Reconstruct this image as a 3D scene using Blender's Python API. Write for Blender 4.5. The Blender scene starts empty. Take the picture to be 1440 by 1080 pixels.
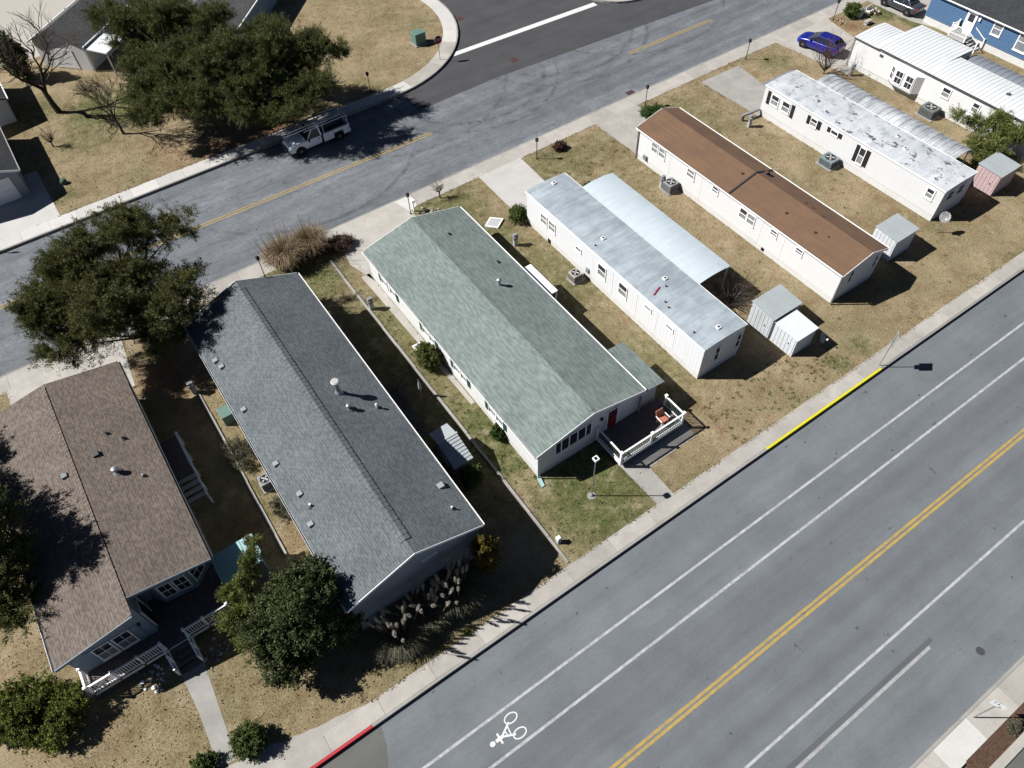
import bpy, bmesh, math, random
import numpy as np
from mathutils import Vector, Matrix
random.seed(7)
R = math.radians
SC = bpy.context.scene
COL = SC.collection

# ------------------------------------------------------------------ camera, sky, sun, exposure
PITCH, ROLL, YAW, CAMH = R(53.124), R(2.795), R(32.5), 40.0
cam_d = bpy.data.cameras.new('drone_camera')
cam = bpy.data.objects.new('drone_camera', cam_d)
COL.objects.link(cam)
cam_d.sensor_width = 36.0
cam_d.lens = 36.0 * 1037.0 / 1440.0
cam_d.clip_start = 0.5
cam_d.clip_end = 2000
_f = Vector((0, math.cos(PITCH), -math.sin(PITCH)))
_r = Vector((1, 0, 0))
_d = _f.cross(_r)
_r2 = math.cos(ROLL) * _r + math.sin(ROLL) * _d
_d2 = -math.sin(ROLL) * _r + math.cos(ROLL) * _d
_rz = Matrix.Rotation(-YAW, 3, 'Z')
_r2, _d2, _f = _rz @ _r2, _rz @ _d2, _rz @ _f
_m = Matrix((_r2, -_d2, -_f)).transposed().to_4x4()
_m.translation = (0, 0, CAMH)
cam.matrix_world = _m
SC.camera = cam

SUN_EL, SUN_AZ = R(43.5), R(144.4)          # azimuth counter-clockwise from +X
world = bpy.data.worlds.new('World')
SC.world = world
world.use_nodes = True
wn = world.node_tree
bg = wn.nodes['Background']
sky = wn.nodes.new('ShaderNodeTexSky')
sky.sky_type = 'NISHITA'
sky.sun_disc = False
sky.sun_elevation = SUN_EL
sky.sun_rotation = math.pi / 2 - SUN_AZ
sky.air_density = 0.3
sky.dust_density = 0.15
wn.links.new(sky.outputs[0], bg.inputs[0])
bg.inputs[1].default_value = 0.05
sun_d = bpy.data.lights.new('sun', 'SUN')
sun_d.energy = 5.0
sun_d.angle = R(0.53)
sun_d.color = (1.0, 0.98, 0.955)
sun = bpy.data.objects.new('sun', sun_d)
COL.objects.link(sun)
_s = Vector((math.cos(SUN_EL) * math.cos(SUN_AZ), math.cos(SUN_EL) * math.sin(SUN_AZ), math.sin(SUN_EL)))
sun.rotation_euler = _s.to_track_quat('Z', 'Y').to_euler()
sun.location = (-40, 30, 60)
SC.view_settings.view_transform = 'Standard'
SC.view_settings.look = 'None'
SC.view_settings.gamma = 1.0
SC.view_settings.exposure = 0.86
SC.view_settings.use_curve_mapping = False
SC.cycles.diffuse_bounces = 2
SC.cycles.max_bounces = 6

# ------------------------------------------------------------------ material helpers
ALBEDO = 0.68          # one calibration factor for every base colour below


class NT:
    def __init__(s, name, rough=0.85, spec=0.25):
        s.m = bpy.data.materials.new(name)
        s.m.use_nodes = True
        s.t = s.m.node_tree
        s.b = s.t.nodes['Principled BSDF']
        s.b.inputs['Roughness'].default_value = rough
        s.b.inputs['Specular IOR Level'].default_value = spec
        s.out = s.t.nodes['Material Output']

    def n(s, kind, **kw):
        nd = s.t.nodes.new('ShaderNode' + kind)
        for k, v in kw.items():
            if k in nd.inputs:
                nd.inputs[k].default_value = v
            else:
                setattr(nd, k, v)
        return nd

    def l(s, a, b):
        s.t.links.new(a, b)

    def pos(s):
        return s.n('NewGeometry').outputs['Position']

    def obj(s):
        return s.n('TexCoord').outputs['Object']

    def map(s, vec, scale=(1, 1, 1), rot=(0, 0, 0), loc=(0, 0, 0)):
        m = s.n('Mapping')
        m.inputs['Scale'].default_value = scale
        m.inputs['Rotation'].default_value = rot
        m.inputs['Location'].default_value = loc
        s.l(vec, m.inputs['Vector'])
        return m.outputs[0]

    def noise(s, vec, scale, detail=4, rough=0.55, dist=0.0):
        nd = s.n('TexNoise')
        nd.inputs['Scale'].default_value = scale
        nd.inputs['Detail'].default_value = detail
        nd.inputs['Roughness'].default_value = rough
        nd.inputs['Distortion'].default_value = dist
        s.l(vec, nd.inputs['Vector'])
        return nd.outputs['Fac']

    def ramp(s, fac, stops):
        nd = s.n('ValToRGB')
        cr = nd.color_ramp
        while len(cr.elements) < len(stops):
            cr.elements.new(0.5)
        for e, (p, c) in zip(cr.elements, stops):
            e.position = p
            if not isinstance(c, tuple):
                c = (c, c, c)
            e.color = (c[0], c[1], c[2], 1)
        s.l(fac, nd.inputs[0])
        return nd.outputs[0]

    def mix(s, fac, a, b, mode='MIX'):
        nd = s.n('Mix', data_type='RGBA', blend_type=mode)
        for i, v in ((0, fac), (6, a), (7, b)):
            if isinstance(v, (int, float)):
                nd.inputs[i].default_value = v
            elif isinstance(v, tuple):
                nd.inputs[i].default_value = (v[0], v[1], v[2], 1)
            else:
                s.l(v, nd.inputs[i])
        return nd.outputs[2]

    def math(s, op, a, b=None, clamp=False):
        nd = s.n('Math', operation=op, use_clamp=clamp)
        for i, v in ((0, a), (1, b)):
            if v is None:
                continue
            if isinstance(v, (int, float)):
                nd.inputs[i].default_value = v
            else:
                s.l(v, nd.inputs[i])
        return nd.outputs[0]

    def bump(s, h, strength=0.3, dist=0.02):
        nd = s.n('Bump')
        nd.inputs['Strength'].default_value = strength
        nd.inputs['Distance'].default_value = dist
        s.l(h, nd.inputs['Height'])
        s.l(nd.outputs[0], s.b.inputs['Normal'])

    def col(s, c, k=None):
        k = ALBEDO if k is None else k
        if isinstance(c, tuple):
            s.b.inputs['Base Color'].default_value = (c[0] * k, c[1] * k, c[2] * k, 1)
        else:
            s.l(s.mix(1.0, c, (k, k, k), 'MULTIPLY'), s.b.inputs['Base Color'])
        return s


def plain(name, c, rough=0.6, spec=0.3, metal=0.0, var=0.12, scale=6.0, bump=0.0, k=None):
    s = NT(name, rough, spec)
    p = s.pos()
    f = s.noise(p, scale, 5, 0.6)
    s.col(s.mix(s.ramp(f, [(0.3, 0.0), (0.7, 1.0)]), tuple(x * (1 - var) for x in c), tuple(min(1, x * (1 + var)) for x in c)), k)
    s.b.inputs['Metallic'].default_value = metal
    if bump:
        s.bump(s.noise(p, 40, 3), bump, 0.01)
    return s.m


def dist_mask(s, p, cx, cy, r, soft):
    v = s.n('VectorMath', operation='DISTANCE')
    m = s.n('VectorMath', operation='MULTIPLY')
    s.l(p, m.inputs[0])
    m.inputs[1].default_value = (1, 1, 0)
    s.l(m.outputs[0], v.inputs[0])
    v.inputs[1].default_value = (cx, cy, 0)
    mr = s.n('MapRange', interpolation_type='SMOOTHSTEP')
    s.l(v.outputs['Value'], mr.inputs[0])
    mr.inputs[1].default_value = r
    mr.inputs[2].default_value = max(0.01, r - soft)
    return mr.outputs[0]


GREEN_SPOTS = [(12.5, 33, 9, .6), (12, 24, 7, .6), (15.5, 15.6, 5.5, .8), (9, 43, 5, .7), (22, 43, 5, .62), (24, 32, 6, .55), (24.3, 21, 4.5, .5), (23.5, 38, 3, .6), (33, 42.5, 4.5, .5), (-8, 17, 6, .22), (-1, 28, 6, .35), (46.5, 41, 5, .4), (37, 38, 5, .3), (8.5, 20, 5, .4), (3, 14, 6, .4),
               (12.5, 23.5, 3.2, .8), (12.4, 20.8, 2.6, .75), (15.0, 15.3, 3.6, .55), (12.5, 27, 2.0, .5), (12.0, 35, 2, .35), (9.8, 41.5, 2.5, .5), (21.5, 43.5, 2.2, .45),
               (32.5, 43.6, 2.4, .55), (37, 42.5, 2.6, .4), (24.4, 27, 1.6, .3), (23, 20, 2.2, .5), (46.3, 29.5, 2.0, .5), (45.5, 33, 2.0, .35), (53, 11.5, 3.5, .35), (60.0, 42.8, 2.0, .5),
               (76, 42.5, 2.6, .9), (74, 44.2, 1.6, .8), (77, 39.8, 2.0, .8), (76, 36, 2, .5), (-1, 30, 3, .3), (3, 76, 5, .75), (0.5, 72, 4, .5), (-3, 80, 4, .55), (-3.6, 64.6, 1.6, .5), (35.5, 71, 2.5, .4), (0.2, 22.5, 1.2, .4), (-9.5, 17.8, 2, .15), (47.5, 43.0, 2.2, .45), (37.6, 13.9, 1.4, .6), (35.2, 13.6, 1.2, .5)]
LITTER_SPOTS = [(10.5, 62.4, 4.2, .85), (14.5, 63.2, 4.2, .9), (6.0, 64.6, 3.0, .5), (-3.0, 40.5, 3.0, .85), (-5.5, 44.4, 1.6, .8), (-0.5, 23.5, 2, .5), (-3.2, 26.0, 2.0, .6), (71.0, 42.6, 1.3, 1.0), (71.7, 41.2, 1.0, .9)]


def grass_colour(s, p):
    big = s.noise(p, 0.22, 4, 0.6)
    mid = s.noise(p, 1.1, 5, 0.65)
    fine = s.noise(p, 9.0, 4, 0.7)
    dry = s.mix(s.ramp(s.math('ADD', s.math('MULTIPLY', mid, 0.6), s.math('MULTIPLY', s.noise(p, 0.3, 3, 0.5), 0.4)), [(0.38, 0.0), (0.6, 1.0)]), (0.255, 0.188, 0.104), (0.44, 0.348, 0.218))
    g = s.mix(s.ramp(mid, [(0.35, 0.0), (0.7, 1.0)]), (0.085, 0.105, 0.032), (0.175, 0.185, 0.075))
    fac = s.math('MULTIPLY', s.ramp(s.math('ADD', s.math('MULTIPLY', big, 0.55), s.math('MULTIPLY', mid, 0.5)), [(0.48, 0.0), (0.62, 1.0)]), 0.55)
    for cx, cy, r, a in GREEN_SPOTS:
        k = s.math('MULTIPLY', dist_mask(s, p, cx, cy, r * 1.15, r * 0.85), a * 1.45)
        fac = s.math('MAXIMUM', fac, k)
    fac = s.math('MULTIPLY', fac, s.ramp(s.noise(p, 2.6, 4, 0.7), [(0.30, 0.35), (0.6, 1.0)]), True)
    c = s.mix(fac, dry, g)
    lf = None
    for cx, cy, r, a in LITTER_SPOTS:
        k = s.math('MULTIPLY', dist_mask(s, p, cx, cy, r, r * 0.8), a)
        lf = k if lf is None else s.math('MAXIMUM', lf, k)
    lf = s.math('MULTIPLY', lf, s.ramp(s.noise(p, 1.7, 4, 0.7), [(0.3, 0.3), (0.55, 1.0)]))
    c = s.mix(lf, c, s.mix(fine, (0.16, 0.088, 0.048), (0.33, 0.19, 0.11)))
    bare = s.ramp(s.noise(p, 0.55, 5, 0.7), [(0.56, 0.0), (0.68, 0.6)])
    c = s.mix(bare, c, (0.42, 0.345, 0.24))
    v = s.ramp(fine, [(0.25, 0.58), (0.75, 1.38)])
    c = s.mix(1.0, c, v, 'MULTIPLY')
    return c, fine


def mat_lawn():
    s = NT('lawn_grass', 0.95, 0.1)
    p = s.pos()
    c, fine = grass_colour(s, p)
    s.col(c)
    s.bump(s.math('ADD', fine, s.noise(p, 28, 3, 0.7)), 0.9, 0.05)
    return s.m


def mat_blades():
    s = NT('grass_blades', 0.9, 0.1)
    c, fine = grass_colour(s, s.pos())
    rnd = s.n('NewGeometry').outputs['Random Per Island']
    s.col(s.mix(1.0, c, s.ramp(rnd, [(0.0, 0.75), (1.0, 1.35)]), 'MULTIPLY'))
    return s.m


def mat_asphalt(name, base, tint=(0.93, 1.0, 1.07), streak=0.25, cracks=0.0, blot=0.25, tyre=None, tracks=None):
    s = NT(name, 0.88, 0.3)
    p = s.pos()
    c = tuple(base * t for t in tint)
    st = s.noise(s.map(p, (0.035, 0.85, 1)), 1.0, 5, 0.6, 0.3)
    bl = s.noise(p, 0.35, 6, 0.65)
    gr = s.noise(p, 45, 2, 0.8)
    f = s.mix(s.ramp(st, [(0.3, 0.0), (0.7, 1.0)]), tuple(x * (1 - streak) for x in c), tuple(x * (1 + streak) for x in c))
    f = s.mix(1.0, f, s.ramp(bl, [(0.3, 1 - blot), (0.7, 1 + blot)]), 'MULTIPLY')
    f = s.mix(1.0, f, s.ramp(gr, [(0.2, 0.8), (0.8, 1.2)]), 'MULTIPLY')
    if cracks:
        wv = s.noise(s.map(p, (0.25, 1.0, 1), (0, 0, R(12))), 1.3, 8, 0.75, 1.6)
        ridge = s.math('ABSOLUTE', s.math('SUBTRACT', wv, 0.5))
        f = s.mix(s.math('MULTIPLY', s.ramp(ridge, [(0.0, 1.0), (0.022, 0.0)]), cracks), f, tuple(x * 0.42 for x in c))
        w2 = s.noise(s.map(p, (0.5, 0.5, 1)), 1.0, 7, 0.8, 0.6)
        f = s.mix(s.math('MULTIPLY', s.ramp(w2, [(0.52, 0.0), (0.66, 1.0)]), 0.45), f, tuple(x * 0.62 for x in c))
    if tyre:
        brk = s.ramp(s.noise(p, 0.9, 6, 0.75, 0.8), [(0.42, 0.0), (0.62, 1.0)])
        for cx, cy, r, wd in tyre:
            v = s.n('VectorMath', operation='DISTANCE')
            s.l(p, v.inputs[0])
            v.inputs[1].default_value = (cx, cy, -0.2)
            dd = s.math('ABSOLUTE', s.math('SUBTRACT', v.outputs['Value'], r))
            k = s.math('MULTIPLY', s.ramp(dd, [(0.0, 1.0), (wd, 0.0)]), brk)
            f = s.mix(s.math('MULTIPLY', k, 0.85), f, tuple(x * 0.35 for x in c))
    if tracks:
        sx = s.n('SeparateXYZ')
        s.l(p, sx.inputs[0])
        for yc in tracks:
            dy = s.math('ABSOLUTE', s.math('SUBTRACT', s.math('ADD', sx.outputs[1], s.math('MULTIPLY', s.noise(p, 0.08, 2), 0.5)), yc + 0.25))
            k = s.math('MULTIPLY', s.ramp(dy, [(0.0, 1.0), (0.75, 0.0)]), s.ramp(s.noise(s.map(p, (0.1, 1, 1)), 0.8, 5, 0.6), [(0.25, 0.35), (0.7, 1.0)]))
            f = s.mix(s.math('MULTIPLY', k, 0.42), f, tuple(x * t for x, t in zip(c, (0.60, 0.56, 0.58))))
        cr = s.noise(s.map(p, (0.12, 0.5, 1), (0, 0, R(-4))), 0.9, 9, 0.8, 1.2)
        f = s.mix(s.ramp(s.math('ABSOLUTE', s.math('SUBTRACT', cr, 0.5)), [(0.0, 0.4), (0.008, 0.0)]), f, tuple(x * 0.5 for x in c))
        dr = s.noise(s.map(p, (0.6, 1.4, 1)), 1.6, 5, 0.7)
        f = s.mix(s.ramp(dr, [(0.66, 0.0), (0.78, 0.2)]), f, tuple(x * 1.4 for x in c))
        f = s.mix(1.0, f, s.ramp(s.noise(p, 9, 4, 0.75), [(0.25, 0.9), (0.75, 1.1)]), 'MULTIPLY')
    sp = s.noise(p, 2.3, 3, 0.4)
    f = s.mix(s.ramp(sp, [(0.735, 0.0), (0.76, 0.55)]), f, (0.03, 0.032, 0.035))
    s.col(f)
    s.bump(gr, 0.35, 0.01)
    return s.m


def mat_concrete(name, c=(0.44, 0.415, 0.375), var=0.14):
    s = NT(name, 0.9, 0.2)
    p = s.pos()
    a = s.noise(p, 0.8, 6, 0.65)
    b = s.noise(p, 14, 4, 0.7)
    f = s.mix(s.ramp(a, [(0.3, 0.0), (0.7, 1.0)]), tuple(x * (1 - var) for x in c), tuple(x * (1 + var) for x in c))
    f = s.mix(1.0, f, s.ramp(b, [(0.25, 0.86), (0.75, 1.1)]), 'MULTIPLY')
    st = s.noise(p, 0.5, 5, 0.7, 0.7)
    f = s.mix(s.ramp(st, [(0.60, 0.0), (0.75, 0.35)]), f, tuple(x * 0.55 for x in c))
    rnd = s.n('ObjectInfo').outputs['Random']
    f = s.mix(1.0, f, s.ramp(rnd, [(0.0, 0.9), (1.0, 1.1)]), 'MULTIPLY')
    s.col(f)
    s.bump(b, 0.25, 0.01)
    return s.m


def mat_paint(name, c, worn=0.35):
    s = NT(name, 0.8, 0.25)
    p = s.pos()
    f = s.noise(p, 3.0, 6, 0.75)
    g = s.noise(p, 40, 2, 0.7)
    k = s.ramp(s.math('ADD', s.math('MULTIPLY', f, 0.7), s.math('MULTIPLY', g, 0.3)), [(0.36, worn), (0.58, 0.0)])
    s.col(s.mix(k, c, (0.17, 0.18, 0.19)))
    return s.m


def mat_shingle(name, c1, c2, c3, bw=0.32, bh=0.145, swap=True, scale_mid=0.5, mortar=0.45, msize=0.012, mix3=0.5):
    s = NT(name, 0.95, 0.12)
    o = s.obj()
    sx = s.n('SeparateXYZ')
    s.l(o, sx.inputs[0])
    cb = s.n('CombineXYZ')
    s.l(sx.outputs[1 if swap else 0], cb.inputs[0])
    s.l(sx.outputs[0 if swap else 1], cb.inputs[1])
    br = s.n('TexBrick')
    br.offset = 0.5
    br.offset_frequency = 2
    br.inputs['Scale'].default_value = 1.0
    br.inputs['Brick Width'].default_value = bw
    br.inputs['Row Height'].default_value = bh
    br.inputs['Mortar Size'].default_value = msize
    br.inputs['Mortar Smooth'].default_value = 0.3
    br.inputs['Bias'].default_value = 0.0
    br.inputs['Color1'].default_value = (*c1, 1)
    br.inputs['Color2'].default_value = (*c2, 1)
    br.inputs['Mortar'].default_value = (*[x * mortar for x in c1], 1)
    s.l(cb.outputs[0], br.inputs['Vector'])
    pn = s.noise(s.map(cb.outputs[0], (1 / bw, 1 / bh, 1)), 0.95, 2, 0.5)
    c = s.mix(s.math('MULTIPLY', s.ramp(pn, [(0.42, 0.0), (0.62, 1.0)]), mix3), br.outputs['Color'], c3)
    wx = s.noise(o, scale_mid, 5, 0.6)
    c = s.mix(1.0, c, s.ramp(wx, [(0.3, 0.84), (0.7, 1.14)]), 'MULTIPLY')
    gr = s.noise(o, 35, 2, 0.8)
    c = s.mix(1.0, c, s.ramp(gr, [(0.2, 0.9), (0.8, 1.1)]), 'MULTIPLY')
    s.col(c)
    s.bump(s.math('SUBTRACT', gr, s.math('MULTIPLY', br.outputs['Fac'], 1.6)), 0.45, 0.01)
    return s.m


def mat_siding(name, c, lap=0.12, vertical=None, rough=0.55, dirt=0.25):
    s = NT(name, rough, 0.3)
    p = s.pos()
    sx = s.n('SeparateXYZ')
    s.l(p, sx.inputs[0])
    ax = {'x': 0, 'y': 1, None: 2}[vertical]
    t = s.math('FRACT', s.math('DIVIDE', sx.outputs[ax], lap))
    seam = s.ramp(t, [(0.0, 0.0), (0.1, 1.0)])
    n1 = s.noise(p, 1.2, 5, 0.65)
    f = s.mix(s.math('MULTIPLY', s.ramp(n1, [(0.45, 0.0), (0.8, 1.0)]), dirt), c, tuple(x * 0.75 for x in c))
    n2 = s.noise(s.map(p, (3.5, 3.5, 0.25)), 1.0, 4, 0.6)
    low = s.math('MULTIPLY', s.ramp(n2, [(0.5, 0.0), (0.75, 1.0)]), dirt * 0.9)
    f = s.mix(low, f, tuple(x * k for x, k in zip(c, (0.78, 0.76, 0.7))))
    f = s.mix(1.0, f, s.ramp(t, [(0.0, 0.8), (0.12, 1.0)]), 'MULTIPLY')
    s.col(f)
    s.bump(s.math('SUBTRACT', seam, s.math('MULTIPLY', t, 0.6)), 0.5, 0.012)
    return s.m


def mat_metalroof(name, c, dark, stain=0.35, streak_axis='x', patch=None, rough=0.55, blue=None):
    s = NT(name, rough, 0.35)
    p = s.obj()
    sc = (0.35, 2.2, 1) if streak_axis == 'x' else (2.2, 0.35, 1)
    a = s.noise(s.map(p, sc), 1.0, 6, 0.65, 0.5)
    b = s.noise(p, 0.5, 6, 0.7)
    f = s.mix(s.math('MULTIPLY', s.ramp(a, [(0.40, 0.0), (0.72, 1.0)]), stain), c, dark)
    f = s.mix(s.math('MULTIPLY', s.ramp(b, [(0.40, 0.0), (0.7, 1.0)]), stain), f, dark)
    if patch:
        k = s.noise(s.map(p, (1.2, 0.7, 1)), 1.25, 7, 0.74, 0.3)
        f = s.mix(s.ramp(k, [(0.575, 0.0), (0.60, 1.0)]), f, patch)
        k2 = s.noise(s.map(p, (1.3, 1.3, 1), loc=(7, 3, 0)), 0.9, 6, 0.75)
        f = s.mix(s.ramp(k2, [(0.50, 0.0), (0.64, 0.8)]), f, tuple(x * 0.9 for x in dark))
    g = s.noise(p, 18, 4, 0.7)
    f = s.mix(1.0, f, s.ramp(g, [(0.25, 0.9), (0.75, 1.08)]), 'MULTIPLY')
    s.col(f)
    s.bump(s.math('ADD', g, a), 0.2, 0.012)
    return s.m


def mat_glass(name, c=(0.03, 0.035, 0.045)):
    s = NT(name, 0.12, 0.5)
    p = s.pos()
    f = s.noise(p, 2.2, 3)
    s.col(s.mix(f, tuple(x * 0.5 for x in c), tuple(x * 1.8 for x in c)))
    return s.m


def mat_leaf(name, a, b, c, trans=0.25):
    s = NT(name, 0.65, 0.25)
    rnd = s.n('NewGeometry').outputs['Random Per Island']
    big = s.noise(s.pos(), 0.9, 3, 0.6)
    f = s.ramp(s.math('ADD', s.math('MULTIPLY', rnd, 0.6), s.math('MULTIPLY', big, 0.45)), [(0.15, a), (0.55, b), (0.95, c)])
    s.col(f)
    tr = s.n('BsdfTranslucent')
    s.l(f, tr.inputs[0])
    mx = s.n('MixShader')
    mx.inputs[0].default_value = trans
    s.l(s.b.outputs[0], mx.inputs[1])
    s.l(tr.outputs[0], mx.inputs[2])
    s.l(mx.outputs[0], s.out.inputs[0])
    return s.m


def mat_carpaint(name, c, rough=0.25, coat=1.0, metal=0.3):
    s = NT(name, rough, 0.5)
    p = s.pos()
    s.col(s.mix(s.noise(p, 3, 4), tuple(x * 0.9 for x in c), tuple(x * 1.1 for x in c)), 1.0)
    s.b.inputs['Metallic'].default_value = metal
    s.b.inputs['Coat Weight'].default_value = coat
    s.b.inputs['Coat Roughness'].default_value = 0.05
    return s.m


M = {}
M['lawn'] = mat_lawn()
M['blades'] = mat_blades()
M['road'] = mat_asphalt('main_asphalt', 0.182, tint=(0.915, 1.0, 1.075), streak=0.12, blot=0.12, tracks=(5.9, 4.3, 2.2, 0.7, 5.1))
M['street'] = mat_asphalt('street_asphalt', 0.186, tint=(0.93, 1.0, 1.09), streak=0.24, cracks=0.85, blot=0.2,
                          tyre=[(46, 62, 9.0, .35), (46, 62, 10.6, .35), (34, 60, 8.2, .4), (34, 60, 9.6, .3), (27, 64, 12.5, .35), (56, 63, 12, .3), (15, 60, 12, .3)])
M['newasphalt'] = mat_asphalt('new_asphalt', 0.068, tint=(1.0, 0.99, 1.06), streak=0.12, blot=0.14)
M['patch'] = mat_asphalt('patch_asphalt', 0.13, tint=(0.99, 1.0, 0.95), streak=0.1, blot=0.12)
M['concrete'] = mat_concrete('concrete')
M['concrete_new'] = mat_concrete('concrete_new', (0.60, 0.58, 0.55), 0.07)
M['concrete_old'] = mat_concrete('concrete_old', (0.36, 0.345, 0.32), 0.16)
M['kerbdark'] = mat_concrete('kerb_concrete', (0.33, 0.315, 0.29), 0.14)
M['wpaint'] = mat_paint('road_paint_white', (0.52, 0.53, 0.54), 0.75)
M['wpaint2'] = mat_paint('road_paint_faded', (0.42, 0.42, 0.42), 0.6)
M['wpaint_new'] = mat_paint('road_paint_fresh', (0.74, 0.74, 0.73), 0.1)
M['ypaint'] = mat_paint('road_paint_yellow', (0.50, 0.34, 0.075), 0.7)
M['ykerb'] = mat_paint('kerb_paint_yellow', (0.74, 0.66, 0.02), 0.2)
M['rkerb'] = mat_paint('kerb_paint_red', (0.50, 0.035, 0.045), 0.15)
M['sh_tan'] = mat_shingle('shingles_tan', (0.180, 0.148, 0.125), (0.140, 0.116, 0.102), (0.235, 0.196, 0.165), mix3=0.7)
M['sh_slate'] = mat_shingle('shingles_slate', (0.148, 0.167, 0.178), (0.124, 0.141, 0.152), (0.190, 0.213, 0.226), mix3=0.6)
M['sh_green'] = mat_shingle('shingles_green', (0.198, 0.242, 0.228), (0.168, 0.206, 0.198), (0.255, 0.302, 0.278), bw=0.6, bh=0.145, mortar=0.7, msize=0.008, mix3=0.85)
M['sh_grey'] = mat_shingle('shingles_grey', (0.13, 0.132, 0.128), (0.10, 0.102, 0.10), (0.17, 0.172, 0.165))
M['sh_dark'] = mat_shingle('shingles_charcoal', (0.055, 0.057, 0.06), (0.045, 0.046, 0.05), (0.075, 0.077, 0.08))
M['brownroof'] = mat_metalroof('brown_roof', (0.198, 0.112, 0.062), (0.115, 0.075, 0.052), 0.62, 'y', rough=0.92)
M['whiteroof'] = mat_metalroof('weathered_white_roof', (0.47, 0.53, 0.57), (0.20, 0.235, 0.275), 0.62, 'x')
M['peelroof'] = mat_metalroof('peeling_white_roof', (0.68, 0.70, 0.72), (0.40, 0.43, 0.47), 0.5, 'x', patch=(0.075, 0.08, 0.095))
M['cport'] = mat_metalroof('carport_metal', (0.58, 0.66, 0.70), (0.43, 0.50, 0.54), 0.35, 'x')
M['cport2'] = mat_metalroof('carport_metal_stained', (0.66, 0.68, 0.70), (0.17, 0.18, 0.205), 0.8, 'x')
M['cport3'] = mat_metalroof('carport_metal_grey', (0.26, 0.285, 0.32), (0.19, 0.21, 0.24), 0.4, 'x')
M['whitemetal'] = mat_metalroof('white_metal_panels', (0.78, 0.80, 0.81), (0.62, 0.645, 0.66), 0.35, 'x', rough=0.5)
M['shedroof'] = mat_metalroof('shed_roof_metal', (0.43, 0.47, 0.48), (0.31, 0.335, 0.34), 0.45, 'y')
M['siding'] = mat_siding('white_siding', (0.80, 0.80, 0.79), 0.125, dirt=0.12)
M['siding_cream'] = mat_siding('pale_siding', (0.76, 0.765, 0.765), 0.2, dirt=0.15)
M['siding_v'] = mat_siding('white_metal_siding', (0.80, 0.81, 0.82), 0.3, 'y', dirt=0.15)
M['siding_grey'] = mat_siding('grey_siding', (0.34, 0.37, 0.39), 0.125)
M['siding_blue'] = mat_siding('blue_grey_siding', (0.27, 0.35, 0.43), 0.125)
M['board_blue'] = plain('blue_board', (0.07, 0.15, 0.28), 0.55, var=0.14)
M['skirt'] = mat_siding('white_skirting', (0.74, 0.74, 0.72), 0.2, 'y', dirt=0.45)
M['skirtx'] = mat_siding('white_skirting_end', (0.74, 0.74, 0.72), 0.2, 'x', dirt=0.45)
M['skirt_g'] = mat_siding('grey_skirting', (0.45, 0.46, 0.47), 0.2, 'y', dirt=0.4)
M['trim'] = plain('white_trim', (0.80, 0.80, 0.79), 0.5, var=0.05, k=0.9)
M['trim_dark'] = plain('dark_trim', (0.05, 0.05, 0.055), 0.5)
M['gutter_grey'] = plain('grey_gutter', (0.12, 0.125, 0.13), 0.45)
M['glass'] = mat_glass('window_glass')
M['glass_light'] = mat_glass('window_glass_curtain', (0.24, 0.25, 0.25))
M['shutter_black'] = plain('black_shutter', (0.022, 0.02, 0.024), 0.6)
M['shutter_green'] = plain('green_shutter', (0.01, 0.075, 0.055), 0.5)
M['red'] = plain('red_door', (0.22, 0.018, 0.02), 0.5)
M['deck'] = plain('dark_deck_wood', (0.16, 0.135, 0.135), 0.8, var=0.3, scale=5)
M['deck_grey'] = plain('grey_deck_wood', (0.13, 0.125, 0.12), 0.85, var=0.25)
M['galv'] = plain('galvanised_metal', (0.42, 0.44, 0.46), 0.42, 0.5, 0.6, 0.12)
M['grey'] = plain('grey_paint', (0.28, 0.29, 0.30), 0.5)
M['lightgrey'] = plain('light_grey_paint', (0.5, 0.5, 0.49), 0.55)
M['ventgrey'] = plain('vent_grey', (0.36, 0.37, 0.385), 0.5)
M['darkgrey'] = plain('dark_grey_paint', (0.07, 0.072, 0.078), 0.55)
M['black'] = plain('black_paint', (0.012, 0.012, 0.014), 0.45)
M['rust'] = plain('rusty_metal', (0.11, 0.045, 0.028), 0.85)
M['ac_beige'] = plain('beige_unit', (0.42, 0.385, 0.34), 0.6)
M['ac_grey'] = plain('grey_unit', (0.27, 0.28, 0.285), 0.55)
M['ac_blue'] = plain('blue_grey_unit', (0.20, 0.25, 0.27), 0.55, var=0.3)
M['ac_green'] = plain('green_grey_unit', (0.15, 0.17, 0.165), 0.55, var=0.2)
M['green_metal'] = plain('green_cabinet', (0.13, 0.23, 0.19), 0.5)
M['green_dark'] = plain('dark_green_plastic', (0.06, 0.11, 0.085), 0.5)
M['pink'] = plain('pink_metal', (0.58, 0.42, 0.42), 0.6)
M['aqua'] = plain('aqua_metal', (0.40, 0.62, 0.63), 0.5)
M['aqua_dark'] = plain('blue_metal', (0.14, 0.20, 0.27), 0.5)
M['orange'] = plain('orange_plastic', (0.52, 0.19, 0.12), 0.5)
M['terracotta'] = plain('terracotta', (0.35, 0.12, 0.06), 0.8)
M['bark'] = plain('bark', (0.062, 0.05, 0.042), 0.95, 0.1, var=0.35, scale=9, bump=0.5)
M['bark_grey'] = plain('grey_bark', (0.10, 0.088, 0.08), 0.95, 0.1, var=0.35, scale=9)
M['twig'] = plain('twigs', (0.115, 0.088, 0.07), 0.95, 0.1, var=0.3)
M['twig_red'] = plain('reddish_twigs', (0.15, 0.09, 0.07), 0.95, 0.1, var=0.3)
M['mulch'] = plain('brown_mulch', (0.10, 0.06, 0.042), 0.95, 0.1, var=0.5, scale=14, bump=0.8)
M['stone'] = plain('pale_stone', (0.45, 0.42, 0.37), 0.9)
M['rubber'] = plain('tyre_rubber', (0.014, 0.014, 0.015), 0.85)
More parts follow.
